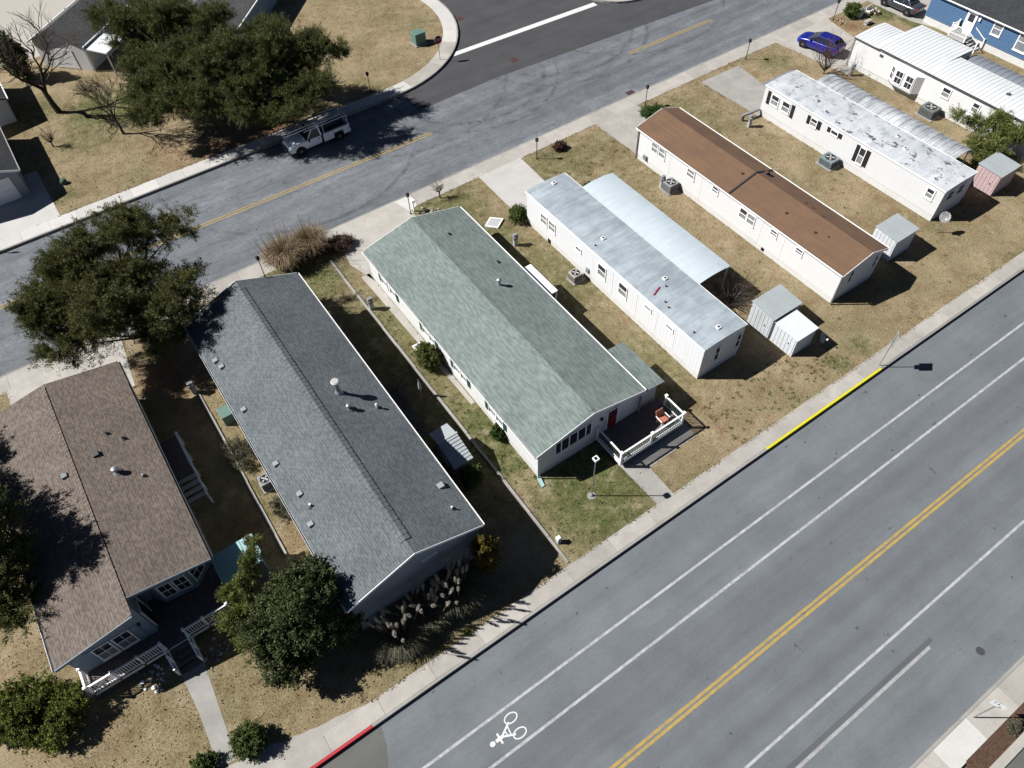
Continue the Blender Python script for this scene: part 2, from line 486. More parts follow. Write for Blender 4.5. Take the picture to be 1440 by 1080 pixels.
M['rim'] = plain('wheel_rim', (0.30, 0.30, 0.31), 0.35, 0.5, 0.7)
M['carglass'] = mat_glass('car_glass', (0.018, 0.022, 0.026))
M['paint_blue'] = mat_carpaint('blue_car_paint', (0.010, 0.015, 0.22))
M['paint_white'] = mat_carpaint('white_truck_paint', (0.74, 0.76, 0.78), 0.35, 0.6, 0.0)
M['paint_grey'] = mat_carpaint('grey_car_paint', (0.07, 0.075, 0.085), 0.25, 1.0, 0.5)
M['rack'] = plain('pale_rack_metal', (0.62, 0.64, 0.66), 0.45, 0.5, k=0.9)
M['lamp_red'] = plain('red_lens', (0.35, 0.01, 0.012), 0.25)
M['lamp_clear'] = plain('clear_lens', (0.6, 0.62, 0.65), 0.15, 0.5)
M['sign_red'] = plain('sign_red', (0.28, 0.02, 0.055), 0.45)
M['sign_white'] = plain('sign_white', (0.8, 0.82, 0.82), 0.45, var=0.03)
M['sign_back'] = plain('sign_back', (0.33, 0.36, 0.37), 0.5)
M['wood_red'] = plain('reddish_ladder', (0.16, 0.085, 0.07), 0.7)
M['leaf_cedar'] = mat_leaf('cedar_foliage', (0.0502, 0.063, 0.0201), (0.1098, 0.1181, 0.0343), (0.2057, 0.1929, 0.0564), 0.2)
M['leaf_pine'] = mat_leaf('pine_needles', (0.0408, 0.0533, 0.0164), (0.0966, 0.1135, 0.0295), (0.2136, 0.2169, 0.0654), 0.22)
M['leaf_holly'] = mat_leaf('holly_leaves', (0.042, 0.0608, 0.0206), (0.0889, 0.1122, 0.0374), (0.1777, 0.1963, 0.0748), 0.2)
M['leaf_jun'] = mat_leaf('juniper_foliage', (0.0819, 0.1094, 0.0328), (0.1694, 0.2024, 0.0547), (0.3417, 0.3417, 0.0957), 0.2)
M['leaf_gold'] = mat_leaf('golden_foliage', (0.075, 0.065, 0.012), (0.16, 0.125, 0.022), (0.26, 0.19, 0.035), 0.2)
M['leaf_bush'] = mat_leaf('shrub_leaves', (0.0493, 0.0806, 0.0224), (0.112, 0.1568, 0.0403), (0.2464, 0.28, 0.0717), 0.2)
M['leaf_yel'] = mat_leaf('yellow_green_leaves', (0.0672, 0.0924, 0.0202), (0.1512, 0.1848, 0.0336), (0.3024, 0.3024, 0.0588), 0.25)
M['leaf_dry'] = mat_leaf('dry_grass_blades', (0.17, 0.115, 0.065), (0.36, 0.265, 0.165), (0.58, 0.46, 0.30), 0.2)
M['leaf_pampas'] = mat_leaf('pampas_blades', (0.072, 0.072, 0.042), (0.156, 0.15, 0.096), (0.264, 0.246, 0.168), 0.2)
M['plume'] = mat_leaf('pampas_plume', (0.42, 0.38, 0.32), (0.60, 0.56, 0.49), (0.78, 0.74, 0.68), 0.35)
M['leaf_red'] = mat_leaf('reddish_leaves', (0.06, 0.025, 0.022), (0.13, 0.06, 0.05), (0.24, 0.13, 0.10), 0.2)
M['leaf_brown'] = mat_leaf('brown_twiggy_leaves', (0.08, 0.05, 0.035), (0.18, 0.12, 0.085), (0.30, 0.21, 0.15), 0.2)
M['leaf_green'] = mat_leaf('weed_leaves', (0.027, 0.0675, 0.0135), (0.0607, 0.1215, 0.027), (0.1148, 0.189, 0.0473), 0.2)

# ------------------------------------------------------------------ mesh helpers
ORG = {}


class MB:
    def __init__(s):
        s.v = []
        s.f = []

    def poly(s, pts):
        i = len(s.v)
        s.v += [tuple(p) for p in pts]
        s.f.append(tuple(range(i, i + len(pts))))

    def hexa(s, a, b):
        """two quads (4 pts each, same order) joined to a solid"""
        i = len(s.v)
        s.v += [tuple(p) for p in a] + [tuple(p) for p in b]
        s.f += [(i + 3, i + 2, i + 1, i), (i + 4, i + 5, i + 6, i + 7)]
        for k in range(4):
            s.f.append((i + k, i + (k + 1) % 4, i + 4 + (k + 1) % 4, i + 4 + k))
        return s

    def box(s, x0, y0, z0, x1, y1, z1):
        s.hexa([(x0, y0, z0), (x1, y0, z0), (x1, y1, z0), (x0, y1, z0)], [(x0, y0, z1), (x1, y0, z1), (x1, y1, z1), (x0, y1, z1)])
        return s

    def slab(s, pts, z0, z1):
        n = len(pts)
        i = len(s.v)
        s.v += [(p[0], p[1], z0) for p in pts] + [(p[0], p[1], z1) for p in pts]
        s.f.append(tuple(range(i + n - 1, i - 1, -1)))
        s.f.append(tuple(range(i + n, i + 2 * n)))
        for k in range(n):
            s.f.append((i + k, i + (k + 1) % n, i + n + (k + 1) % n, i + n + k))
        return s

    def prism_y(s, xz, y0, y1):
        n = len(xz)
        i = len(s.v)
        s.v += [(p[0], y0, p[1]) for p in xz] + [(p[0], y1, p[1]) for p in xz]
        s.f.append(tuple(range(i, i + n)))
        s.f.append(tuple(range(i + 2 * n - 1, i + n - 1, -1)))
        for k in range(n):
            s.f.append((i + (k + 1) % n, i + k, i + n + k, i + n + (k + 1) % n))
        return s

    def tube(s, p0, p1, r0, r1=None, n=6, caps=True):
        r1 = r0 if r1 is None else r1
        a, b = Vector(p0), Vector(p1)
        d = (b - a)
        if d.length < 1e-6:
            return s
        d.normalize()
        u = d.orthogonal().normalized()
        w = d.cross(u)
        i = len(s.v)
        for c, r in ((a, r0), (b, r1)):
            for k in range(n):
                t = 2 * math.pi * k / n
                s.v.append(tuple(c + (u * math.cos(t) + w * math.sin(t)) * r))
        for k in range(n):
            s.f.append((i + k, i + (k + 1) % n, i + n + (k + 1) % n, i + n + k))
        if caps:
            s.f.append(tuple(range(i + n - 1, i - 1, -1)))
            s.f.append(tuple(range(i + n, i + 2 * n)))
        return s

    def lathe(s, c, prof, n=12, axis='z'):
        i = len(s.v)
        for r, h in prof:
            for k in range(n):
                t = 2 * math.pi * k / n
                a, b = r * math.cos(t), r * math.sin(t)
                if axis == 'z':
                    s.v.append((c[0] + a, c[1] + b, c[2] + h))
                elif axis == 'y':
                    s.v.append((c[0] + b, c[1] + h, c[2] + a))
                else:
                    s.v.append((c[0] + h, c[1] + a, c[2] + b))
        m = len(prof)
        for j in range(m - 1):
            for k in range(n):
                s.f.append((i + j * n + k, i + j * n + (k + 1) % n, i + (j + 1) * n + (k + 1) % n, i + (j + 1) * n + k))
        s.f.append(tuple(range(i + n - 1, i - 1, -1)))
        s.f.append(tuple(range(i + (m - 1) * n, i + m * n)))
        return s

    def slope(s, xe, ze, xr, zr, y0, y1, t=0.07):
        s.hexa([(xe, y0, ze - t), (xr, y0, zr - t), (xr, y1, zr - t), (xe, y1, ze - t)], [(xe, y0, ze), (xr, y0, zr), (xr, y1, zr), (xe, y1, ze)])
        return s

    def build(s, name, mat, parent=None, kind=None, smooth=False, bevel=0.0, mesh=None):
        if mesh is None:
            o = ORG.get(parent.name, Vector()) if parent else Vector()
            vs = [(x - o[0], y - o[1], z - o[2]) for x, y, z in s.v]
            mesh = bpy.data.meshes.new(name)
            mesh.from_pydata(vs, [], s.f)
            bm = bmesh.new()
            bm.from_mesh(mesh)
            bmesh.ops.recalc_face_normals(bm, faces=bm.faces)
            bm.to_mesh(mesh)
            bm.free()
            mesh.materials.append(M[mat] if isinstance(mat, str) else mat)
            if smooth:
                mesh.polygons.foreach_set('use_smooth', [True] * len(mesh.polygons))
        ob = bpy.data.objects.new(name, mesh)
        COL.objects.link(ob)
        if parent:
            ob.parent = parent
            ORG[ob.name] = ORG.get(parent.name, Vector())
        if kind:
            ob['kind'] = kind
        if bevel:
            b = ob.modifiers.new('bevel', 'BEVEL')
            b.width = bevel
            b.segments = 2
            b.limit_method = 'ANGLE'
            b.angle_limit = R(40)
        return ob


def tag(o, label, cat, group=None):
    o['label'] = label
    o['category'] = cat
    if group:
        o['group'] = group
    return o


def thing(name, label, cat, loc, group=None):
    o = bpy.data.objects.new(name, None)
    o.empty_display_size = 0.3
    COL.objects.link(o)
    o.location = loc
    ORG[o.name] = Vector(loc)
    tag(o, label, cat, group)
    return o


def copy_thing(src, loc, label, rz=None):
    """copy a thing with its parts and sub-parts; meshes are shared"""
    r = src.copy()
    COL.objects.link(r)
    r.location = loc
    if rz is not None:
        r.rotation_euler.z = rz
    r['label'] = label

    def rec(a, b):
        for ch in [c for c in SC.objects if c.parent == a]:
            c = ch.copy()
            COL.objects.link(c)
            c.parent = b
            rec(ch, c)
    rec(src, r)
    return r


def tri_mesh(name, v, f, mat, parent=None, kind=None):
    """fast mesh from numpy arrays; v (n,3), f (m,k)"""
    me = bpy.data.meshes.new(name)
    o = ORG.get(parent.name, Vector()) if parent else Vector()
    v = np.asarray(v, dtype=np.float32) - np.array([o[0], o[1], o[2]], dtype=np.float32)
    k = f.shape[1]
    me.vertices.add(len(v))
    me.vertices.foreach_set('co', v.ravel())
    me.loops.add(f.size)
    me.loops.foreach_set('vertex_index', f.ravel().astype(np.int32))
    me.polygons.add(len(f))
    me.polygons.foreach_set('loop_start', np.arange(0, f.size, k, dtype=np.int32))
    me.update(calc_edges=True)
    me.validate()
    me.materials.append(M[mat])
    ob = bpy.data.objects.new(name, me)
    COL.objects.link(ob)
    if parent:
        ob.parent = parent
    if kind:
        ob['kind'] = kind
    return ob


# ------------------------------------------------------------------ setting: ground, roads, walks
def structure(name, mb, mat, **kw):
    return mb.build(name, mat, kind='structure', **kw)


GZ, RZ = -0.24, -0.20
structure('ground', MB().slab([(-260, -220), (320, -220), (320, 330), (-260, 330)], GZ - 0.3, GZ), 'lawn')
structure('main_road', MB().slab([(-200, -4.9), (260, -4.9), (260, 11.62), (-200, 11.62)], GZ - 0.1, RZ), 'road')
structure('back_street', MB().slab([(-200, 46.95), (260, 46.95), (260, 60.6), (-200, 60.6)], GZ - 0.1, RZ), 'street')


def arc(cx, cy, r, a0, a1, n=14):
    return [(cx + r * math.cos(R(a0 + (a1 - a0) * k / n)), cy + r * math.sin(R(a0 + (a1 - a0) * k / n))) for k in range(n + 1)]


# side street, new dark asphalt with its seam on the back street
NW_C = (26.6, 74.0)       # centre of the kerb return
kerb_nw = arc(26.6, 74.0, 13.45, -90, 0)      # from (26.6,60.55) to (40.05,74)
seam = [(27.5, 57.3), (36.8, 57.5), (54.1, 56.4), (66.0, 55.6)]
poly = [(27.5, 60.4)] + seam[0:] + [(66.0, 60.4), (56.6, 60.6)] + arc(58.6, 65.8, 5.25, 268, 180, 8) + [(53.35, 140), (40.05, 140)] + list(reversed(kerb_nw))[:-1]
structure('side_street', MB().slab(poly, GZ - 0.05, RZ + 0.006), 'newasphalt')
structure('asphalt_patch', MB().slab([(-8, 11.6), (-1.55, 11.6), (-1.75, 10.6), (-2.2, 9.6), (-4.5, 8.7), (-8, 8.6)], RZ - 0.02, RZ + 0.005), 'patch')

# lots
structure('lawn', MB().slab([(-200, 12.72), (260, 12.72), (260, 45.3), (-200, 45.3)], GZ - 0.1, 0.0), 'lawn')
inner_nw = arc(26.6, 74.0, 11.9, -90, 0)
structure('verge', MB().slab([(-200, 62.1), (26.6, 62.1)] + inner_nw[1:] + [(38.5, 200), (-200, 200)], GZ - 0.1, 0.0), 'lawn')
structure('corner_lawn', MB().slab([(58.6, 61.9), (260, 61.9), (260, 200), (54.7, 200), (54.7, 65.8)] + arc(58.6, 65.8, 3.9, 180, 268, 8)[1:], GZ - 0.1, 0.0), 'lawn')
structure('south_verge', MB().slab([(-200, -60), (260, -60), (260, -8.6), (-200, -8.6)], GZ - 0.1, -0.02), 'lawn')
structure('parking_lot', MB().slab([(-200, -60), (260, -60), (260, -7.45), (-200, -7.45)], GZ - 0.08, -0.01), 'patch')
structure('mulch_bed', MB().slab([(20.6, -7.05), (60, -7.05), (60, -6.25), (20.9, -6.25)], GZ, 0.03), 'mulch')
structure('bed_edging', MB().box(20.3, -7.45, GZ, 60, -7.05, 0.09), 'concrete')

# kerbs and walks with their slabs
def kerb_run(x0, x1, y0, y1, mat, z=0.012):
    return structure('kerb', MB().box(x0, y0, GZ, x1, y1, z), mat, bevel=0.02)


kerb_run(-200, -1.9, 11.62, 11.78, 'rkerb', 0.02)
kerb_run(-1.9, 26.2, 11.62, 11.78, 'kerbdark')
kerb_run(26.2, 37.1, 11.62, 11.78, 'ykerb', 0.02)
kerb_run(37.1, 260, 11.62, 11.78, 'kerbdark')
kerb_run(-200, 260, -5.05, -4.9, 'kerbdark', 0.0)
kerb_run(-200, 260, 46.8, 46.95, 'kerbdark')
kerb_run(-200, 26.6, 60.6, 60.75, 'kerbdark')


def walk(name, x0, x1, y0, y1, step, mat, z=0.006, seedx=0.0, matf=None, ext=60):
    base = structure(name, MB().box(x0 - 60, y0, GZ, x1 + ext, y1, z - 0.018), mat)
    x = x0 + seedx
    first = {}
    while x < x1:
        m = matf(x) if matf else mat
        key = m
        if key in first:
            o = MB().build('slab', m, base, mesh=first[key])
            o.location = (x, y0, 0)
        else:
            q = MB().box(0.007, 0.006, z - 0.1, step - 0.007, (y1 - y0) - 0.006, z + 0.004)
            o = q.build('slab', m, None)
            first[key] = o.data
            o.parent = base
            o.location = (x, y0, 0)
        o.rotation_euler = (0, R(random.uniform(-0.12, 0.12)), 0)
        x += step
    return base


walk('sidewalk', -20, 76, 11.78, 12.78, 3.05, 'concrete', seedx=0.6)
walk('back_sidewalk', -22, 90, 45.22, 46.8, 2.45, 'concrete')
walk('far_sidewalk', -24.0, 26.5, 60.75, 62.15, 2.3, 'concrete_new', ext=.1)
walk('south_sidewalk', -6, 58, -6.3, -5.05, 2.6, 'concrete', z=-0.004, matf=lambda x: 'concrete_new' if 18.5 < x < 20.2 else 'concrete')
# wide ragged walk in front of the tan-roofed home
rag = [(-1.6, 12.72)]
for k in range(32):
    x = -1.9 - k * 0.45
    rag.append((x, 12.95 + min(1.5, 0.19 * k * 0.45) + random.uniform(-0.13, 0.1)))
structure('wide_walk', MB().slab([(-1.6, 12.7)] + rag + [(-40, 14.3), (-40, 12.7)], GZ, 0.009), 'concrete')
# curved corner walk
o_k, o_w = arc(26.6, 74.0, 13.45, -90, 0, 18), arc(26.6, 74.0, 13.3, -90, 0, 18)
i_w = arc(26.6, 74.0, 11.85, -90, 0, 18)
mb = MB()
for k in range(18):
    mb.slab([o_w[k], o_k[k], o_k[k + 1], o_w[k + 1]], GZ, 0.012)
mb.box(39.9, 74.0, GZ, 40.05, 140, 0.012)
structure('kerb', mb, 'kerbdark')
cw = structure('corner_sidewalk', MB().slab([(a[0], a[1]) for a in o_w] + [(b[0], b[1]) for b in reversed(i_w)], GZ, -0.02), 'concrete')
for k in range(0, 18, 2):
    MB().slab([o_w[k], o_w[k + 1], o_w[k + 2], i_w[k + 2], i_w[k + 1], i_w[k]], -0.08, 0.008).build('slab', 'concrete_new' if k >= 10 or k < 2 else 'concrete', cw)
MB().box(38.45, 74.0, -0.1, 39.9, 140, 0.008).build('slab', 'concrete_new', cw)
isl_o, isl_i = arc(58.6, 65.8, 5.2, 180, 268, 10), arc(58.6, 65.8, 3.9, 180, 268, 10)
structure('island_walk', MB().slab(isl_o + list(reversed(isl_i)), GZ, 0.01), 'concrete')
structure('island_walk', MB().box(58.5, 60.6, GZ, 260, 61.9, 0.01), 'concrete')

# driveways and pads
def pad(name, pts, mat='concrete', z=0.011):
    return structure(name, MB().slab(pts, GZ, z), mat)


pad('driveway', [(13.2, 46.8), (19.0, 46.8), (19.6, 45.0), (19.4, 40.0), (13.6, 38.4), (13.0, 40.5), (12.55, 42.2)], 'concrete', 0.014)
pad('driveway', [(19.0, 46.75), (20.5, 46.75), (20.35, 45.25), (19.45, 44.9)], 'concrete_new', 0.02)
pad('driveway', [(12.6, 40.5), (13.3, 40.5), (13.25, 25.5), (12.95, 25.5)], 'concrete', 0.014)
pad('driveway', [(26.5, 45.3), (30.9, 45.3), (30.5, 38.0), (26.3, 38.0)], 'concrete_new', 0.012)
pad('driveway', [(39.2, 45.3), (44.3, 45.3), (43.4, 39.3), (39.4, 36.7)], 'concrete', 0.012)
pad('driveway', [(51.6, 44.5), (56.6, 44.4), (55.4, 37.0), (51.9, 37.2)], 'concrete_old', 0.012)
pad('driveway', [(62.6, 45.3), (70.4, 45.3), (68.8, 38.0), (63.6, 36.9)], 'concrete', 0.012)
pad('driveway', [(76.6, 45.3), (83, 45.3), (83, 37.5), (77.4, 37.5), (76.6, 39.9)], 'concrete', 0.012)
pad('driveway', [(-4.55, 62.1), (-4.7, 69.8), (-16, 69.8), (-16, 62.1)], 'concrete_new', 0.012)
pad('driveway', [(-12.5, 45.3), (-4.5, 45.3), (-5.0, 40.5), (-12.5, 40.5)], 'concrete', 0.012)
pad('path', [(-9.05, 19.75), (-7.8, 19.75), (-7.95, 17.5), (-8.15, 14.2), (-9.05, 14.4), (-8.95, 17.4)], 'concrete_old', 0.014)
pad('path', [(18.05, 12.72), (19.3, 12.72), (19.35, 14.95), (23.3, 15.0), (23.35, 16.6), (17.9, 16.6), (17.95, 15.5)], 'concrete_old', 0.013)
pad('sand_patch', [(-30, 93), (0.5, 90.0), (7, 96.5), (14, 104), (14, 130), (-30, 130)], 'stone', 0.006)

# road markings
def mark(name, mb, mat):
    return structure(name, mb, mat)


zm = RZ + 0.008
def stripe(name, x0, x1, yc, wd, mat):
    return mark(name, MB().box(x0, yc - wd / 2, RZ - 0.01, x1, yc + wd / 2, zm), mat)


stripe('lane_line', -120, 200, 8.58, 0.15, 'wpaint')
stripe('lane_line', -120, 200, 6.70, 0.15, 'wpaint')
stripe('centre_line', -120, 200, 3.31, 0.16, 'ypaint')
stripe('centre_line', -120, 200, 3.06, 0.16, 'ypaint')
stripe('lane_line', -120, 200, -0.42, 0.14, 'wpaint')
stripe('faded_lane_line', -60, 24.2, -1.86, 0.16, 'wpaint2')
stripe('tar_seam', -60, 24.6, -1.62, 0.22, mat_asphalt('tar_seal', 0.125, streak=0.1, blot=0.1))
for x0, x1 in ((-120, 26.6), (49.8, 61.0), (70, 120)):
    for dy in (0.16, -0.14):
        q = MB()
        yc = lambda x: 53.95 - (x - 3.7) * 0.021 + dy
        q.hexa([(x0, yc(x0) - .06, RZ - .01), (x1, yc(x1) - .06, RZ - .01), (x1, yc(x1) + .06, RZ - .01), (x0, yc(x0) + .06, RZ - .01)],
               [(x0, yc(x0) - .06, zm), (x1, yc(x1) - .06, zm), (x1, yc(x1) + .06, zm), (x0, yc(x0) + .06, zm)])
        mark('centre_line', q, 'ypaint')
mark('stop_line', MB().slab([(35.25, 63.45), (35.75, 64.1), (53.5, 63.45), (53.5, 62.7)], RZ - 0.01, RZ + 0.014), 'wpaint_new')

# bicycle symbol
q = MB()
def ring(cx, cy, rx, ry, w_, ang, n=22):
    ca, sa = math.cos(ang), math.sin(ang)
    for k in range(n):
        pts = []
        for rr, t in ((1, k), (1, k + 1), (0, k + 1), (0, k)):
            th = 2 * math.pi * t / n
            a, b = (rx - (0 if rr else w_)) * math.cos(th), (ry - (0 if rr else w_)) * math.sin(th)
            pts.append((cx + ca * a - sa * b, cy + sa * a + ca * b, zm))
        q.poly(pts)


def bar(x0, y0, x1, y1, wd):
    d = Vector((x1 - x0, y1 - y0, 0)).normalized()
    n_ = Vector((-d.y, d.x, 0)) * wd / 2
    q.poly([(x0 + n_.x, y0 + n_.y, zm), (x0 - n_.x, y0 - n_.y, zm), (x1 - n_.x, y1 - n_.y, zm), (x1 + n_.x, y1 + n_.y, zm)])


ring(4.05, 8.02, 0.39, 0.26, 0.07, 0.0)
ring(4.03, 7.18, 0.39, 0.26, 0.07, 0.0)
for k, b_ in enumerate(((2.82, 7.53, 3.30, 7.55, .17), (3.06, 7.26, 3.06, 7.82, .11), (3.28, 7.60, 3.86, 7.92, .10), (3.28, 7.50, 3.84, 7.24, .10), (3.46, 7.74, 3.46, 7.38, .08), (3.70, 7.86, 3.62, 7.32, .07))):
    zm += 0.0012
    bar(*b_)
ring(2.62, 7.53, 0.15, 0.13, 0.13, 0)
zm = RZ + 0.008
mark('bicycle_symbol', q, 'wpaint_new')

# drains and covers
for (x, y, lab) in ((39.9, 69.6, 'rusty storm drain grate by the curved kerb of the side street'), (39.8, 59.1, 'rusty square drain cover in the dark side street asphalt'), (45.3, 47.35, 'rusty kerbside drain grate in the worn back street')):
    o = thing('drain_grate', lab, 'drain', (x, y, RZ), 'street drains')
    MB().box(x - .42, y - .42, RZ - .02, x + .42, y + .42, RZ + .012).build('frame', 'rust', o)
    for k in range(7):
        MB().box(x - .36 + k * .105, y - .36, RZ + .01, x - .31 + k * .105, y + .36, RZ + .022).build('bar', 'trim_dark', o)
o = thing('manhole_cover', 'round dark manhole cover beside the far kerb of the wide road', 'manhole', (26.15, -3.5, RZ))
MB().lathe((26.15, -3.5, RZ - 0.02), [(0.22, 0), (0.22, 0.03), (0.2, 0.032)], 20).build('cover', 'darkgrey', o)
MB().lathe((26.15, -3.5, RZ - 0.02), [(0.25, 0), (0.25, 0.026)], 20).build('ring', 'ac_green', o)

# lot edgings
for x, y0, y1, lab, gap in ((-1.65, 22.7, 37.4, 'long low concrete edging between the tan-roofed and slate-roofed homes', None), (11.45, 12.9, 43.6, 'long low concrete edging between the slate-roofed and green-roofed homes', None)):
    o = thing('lot_edging', lab, 'edging', (x, y0, 0), 'concrete lot edgings')
    y = y0
    while y < y1:
        L = random.uniform(1.6, 2.6)
        e = min(y1, y + L)
        dx = random.uniform(-0.02, 0.02)
        MB().box(x - .08 + dx, y + .006, -.05, x + .09 + dx, e - .006, .085 + random.uniform(-.02, .02)).build('kerb_stone', 'concrete_old', o)
        y = e

# ------------------------------------------------------------------ house helpers
def bx(mb, face, pl, u0, u1, v0, v1, n0, n1):
    """box on a wall: u along the wall, v up, n out of it"""
    u0, u1 = min(u0, u1), max(u0, u1)
    if face == 'x-':
        mb.box(pl - n1, u0, v0, pl - n0, u1, v1)
    elif face == 'x+':
        mb.box(pl + n0, u0, v0, pl + n1, u1, v1)
    elif face == 'y-':
        mb.box(u0, pl - n1, v0, u1, pl - n0, v1)
    else:
        mb.box(u0, pl + n0, v0, u1, pl + n1, v1)
    return mb


def window(root, face, pl, u0, u1, v0, v1, shutter=None, frame='trim', glass='glass', low='glass_light', sw=0.3, fw=0.07, grid=False, split=True, top_only=False):
    u0, u1 = min(u0, u1), max(u0, u1)
    m = MB()
    bx(m, face, pl, u0 - fw, u0, v0 - fw, v1 + fw, -.02, .06)
    bx(m, face, pl, u1, u1 + fw, v0 - fw, v1 + fw, -.02, .06)
    bx(m, face, pl, u0, u1, v1, v1 + fw, -.02, .06)
    bx(m, face, pl, u0, u1, v0 - fw, v0, -.02, .06)
    vm = (v0 + v1) / 2
    if split:
        bx(m, face, pl, u0, u1, vm - .025, vm + .025, 0, .045)
    if grid:
        um = (u0 + u1) / 2
        bx(m, face, pl, um - .012, um + .012, v0, v1, 0, .03)
    w_ = m.build('window', frame, root)
    bx(MB(), face, pl, u0 - fw - .03, u1 + fw + .03, v0 - fw - .04, v0 - fw, 0, .1).build('sill', frame, w_)
    if split:
        bx(MB(), face, pl, u0, u1, vm + .025, v1, -.01, .02).build('pane', glass, w_)
        bx(MB(), face, pl, u0, u1, v0, vm - .025, -.01, .012).build('pane', low, w_)
    else:
        bx(MB(), face, pl, u0, u1, v0, v1, -.01, .015).build('pane', glass, w_)
    if shutter:
        for a, b in ((u0 - fw - sw - .02, u0 - fw - .02), (u1 + fw + .02, u1 + fw + sw + .02)):
            q = MB()
            bx(q, face, pl, a, b, v0 - fw, v1 + fw, 0, .03)
            k = v0
            while k < v1 - .03:
                bx(q, face, pl, a + .04, b - .04, k, k + .05, .03, .042)
                k += .09
            q.build('shutter', shutter, root)
    return w_


def door(root, face, pl, u0, u1, v0, v1, mat='trim', frame='trim', lite=None):
    d = bx(MB(), face, pl, u0, u1, v0, v1, -.02, .05).build('door', mat, root)
    q = MB()
    bx(q, face, pl, u0 - .09, u0 - .004, v0, v1 + .09, -.02, .07)
    bx(q, face, pl, u1 + .004, u1 + .09, v0, v1 + .09, -.02, .07)
    bx(q, face, pl, u0 - .004, u1 + .004, v1 + .004, v1 + .09, -.02, .07)
    q.build('frame', frame, d)
    if lite:
        bx(MB(), face, pl, u0 + .15, u1 - .15, v0 + lite[0], v0 + lite[1], .05, .06).build('pane', 'glass', d)
    bx(MB(), face, pl, u1 - .12, u1 - .06, v0 + .92, v0 + 1.0, .05, .1).build('handle', 'galv', d)
    return d


def gable(root, x0, x1, y0, y1, ze, zr, xr, wall, roof, skirt='skirt', eave=0.15, rake=0.12, zs=0.55, trim='trim', skirtx='skirtx', gut='trim', t=0.08, ridge=None):
    """walls x0..x1,y0..y1; roof edge at ze (x0-eave / x1+eave), ridge xr,zr along y"""
    sl = (zr - ze) / (xr - x0 + eave)
    sr = (zr - ze) / (x1 + eave - xr)
    tz = t + 0.012
    MB().prism_y([(x0, zs), (x1, zs), (x1, ze + sr * eave - tz), (xr, zr - tz), (x0, ze + sl * eave - tz)], y0, y1).build('wall', wall, root)
    MB().box(x0 + .02, y0 + .02, -.05, x0 + .06, y1 - .02, zs).build('skirting', skirt, root)
    MB().box(x1 - .06, y0 + .02, -.05, x1 - .02, y1 - .02, zs).build('skirting', skirt, root)
    MB().box(x0 + .06, y0 + .02, -.05, x1 - .06, y0 + .06, zs).build('skirting', skirtx, root)
    MB().box(x0 + .06, y1 - .06, -.05, x1 - .06, y1 - .02, zs).build('skirting', skirtx, root)
    a, b = y0 - rake, y1 + rake
    q = MB()
    i = 0
    xs = [(x0 - eave, ze), (xr, zr), (x1 + eave, ze)]
    q.prism_y([xs[0], (xs[0][0], ze - t), (xr, zr - t), (xs[2][0], ze - t), xs[2], xs[1]], a, b)
    rf = q.build('roof', roof, root)
    for s_, x in ((-1, x0 - eave), (1, x1 + eave)):
        q = MB()
        xa, xb = (x - .11, x - .004) if s_ < 0 else (x + .004, x + .11)
        q.box(xa, a + .02, ze - .13, xb, b - .02, ze - .10)
        xo = xa if s_ < 0 else xb - .014
        q.box(xo, a + .02, ze - .10, xo + .014, b - .02, ze - .005)
        q.build('gutter', gut, rf)
    for yy in (a - .03, b + .003):
        q = MB()
        for (xa, za), (xb, zb) in ((xs[0], xs[1]), (xs[1], xs[2])):
            q.hexa([(xa, yy, za - t - .1), (xb, yy, zb - t - .1), (xb, yy + .027, zb - t - .1), (xa, yy + .027, za - t - .1)],
                   [(xa, yy, za + .012), (xb, yy, zb + .012), (xb, yy + .027, zb + .012), (xa, yy + .027, za + .012)])
        q.build('fascia', trim, rf)
    if ridge:
        yy = a + .25
        cols = 0
        q = MB()
        while yy < b - .5:
            for sg, k in ((-1, sl), (1, sr)):
                q.hexa([(xr, yy, zr + .0), (xr + sg * .2, yy, zr - k * .2), (xr + sg * .2, yy + .3, zr - k * .2), (xr, yy + .3, zr)],
                       [(xr, yy, zr + ridge), (xr + sg * .2, yy, zr - k * .2 + ridge), (xr + sg * .2, yy + .3, zr - k * .2 + ridge * .8), (xr, yy + .3, zr + ridge * .8)])
            yy += .3
        q.build('ridge_cap', roof, rf)
    return rf


def roof_z(x, xr, zr, xe, ze):
    return ze + (zr - ze) * (abs(x - xe) / abs(xr - xe))


def box_vent(rf, x, y, z, mat='lightgrey', s=.19, tilt=0.0, name='roof_vent'):
    q = MB()
    q.hexa([(x - s, y - s, z - .1), (x + s, y - s, z - .1), (x + s, y + s, z - .1), (x - s, y + s, z - .1)],
           [(x - s * .85, y - s * .85, z + .14), (x + s * .85, y - s * .85, z + .14 + tilt), (x + s * .85, y + s * .85, z + .14 + tilt), (x - s * .85, y + s * .85, z + .14)])
    return q.build(name, mat, rf, bevel=.015)


def pipe_vent(rf, x, y, z, h=.3, r=.05, mat='lightgrey', cap=None, flash=True):
    q = MB().tube((x, y, z - .1), (x, y, z + h), r, r, 10)
    if cap:
        q.lathe((x, y, z + h), [(r * 1.1, -.02), (cap, .03), (cap * .9, .1), (r * .6, .16)], 12)
    o = q.build('vent_pipe', mat, rf, smooth=False)
    if flash:
        MB().lathe((x, y, z - .06), [(r * 3.2, 0), (r * 3, .07), (r * 1.2, .14)], 10).build('flashing', 'darkgrey', o)
    return o


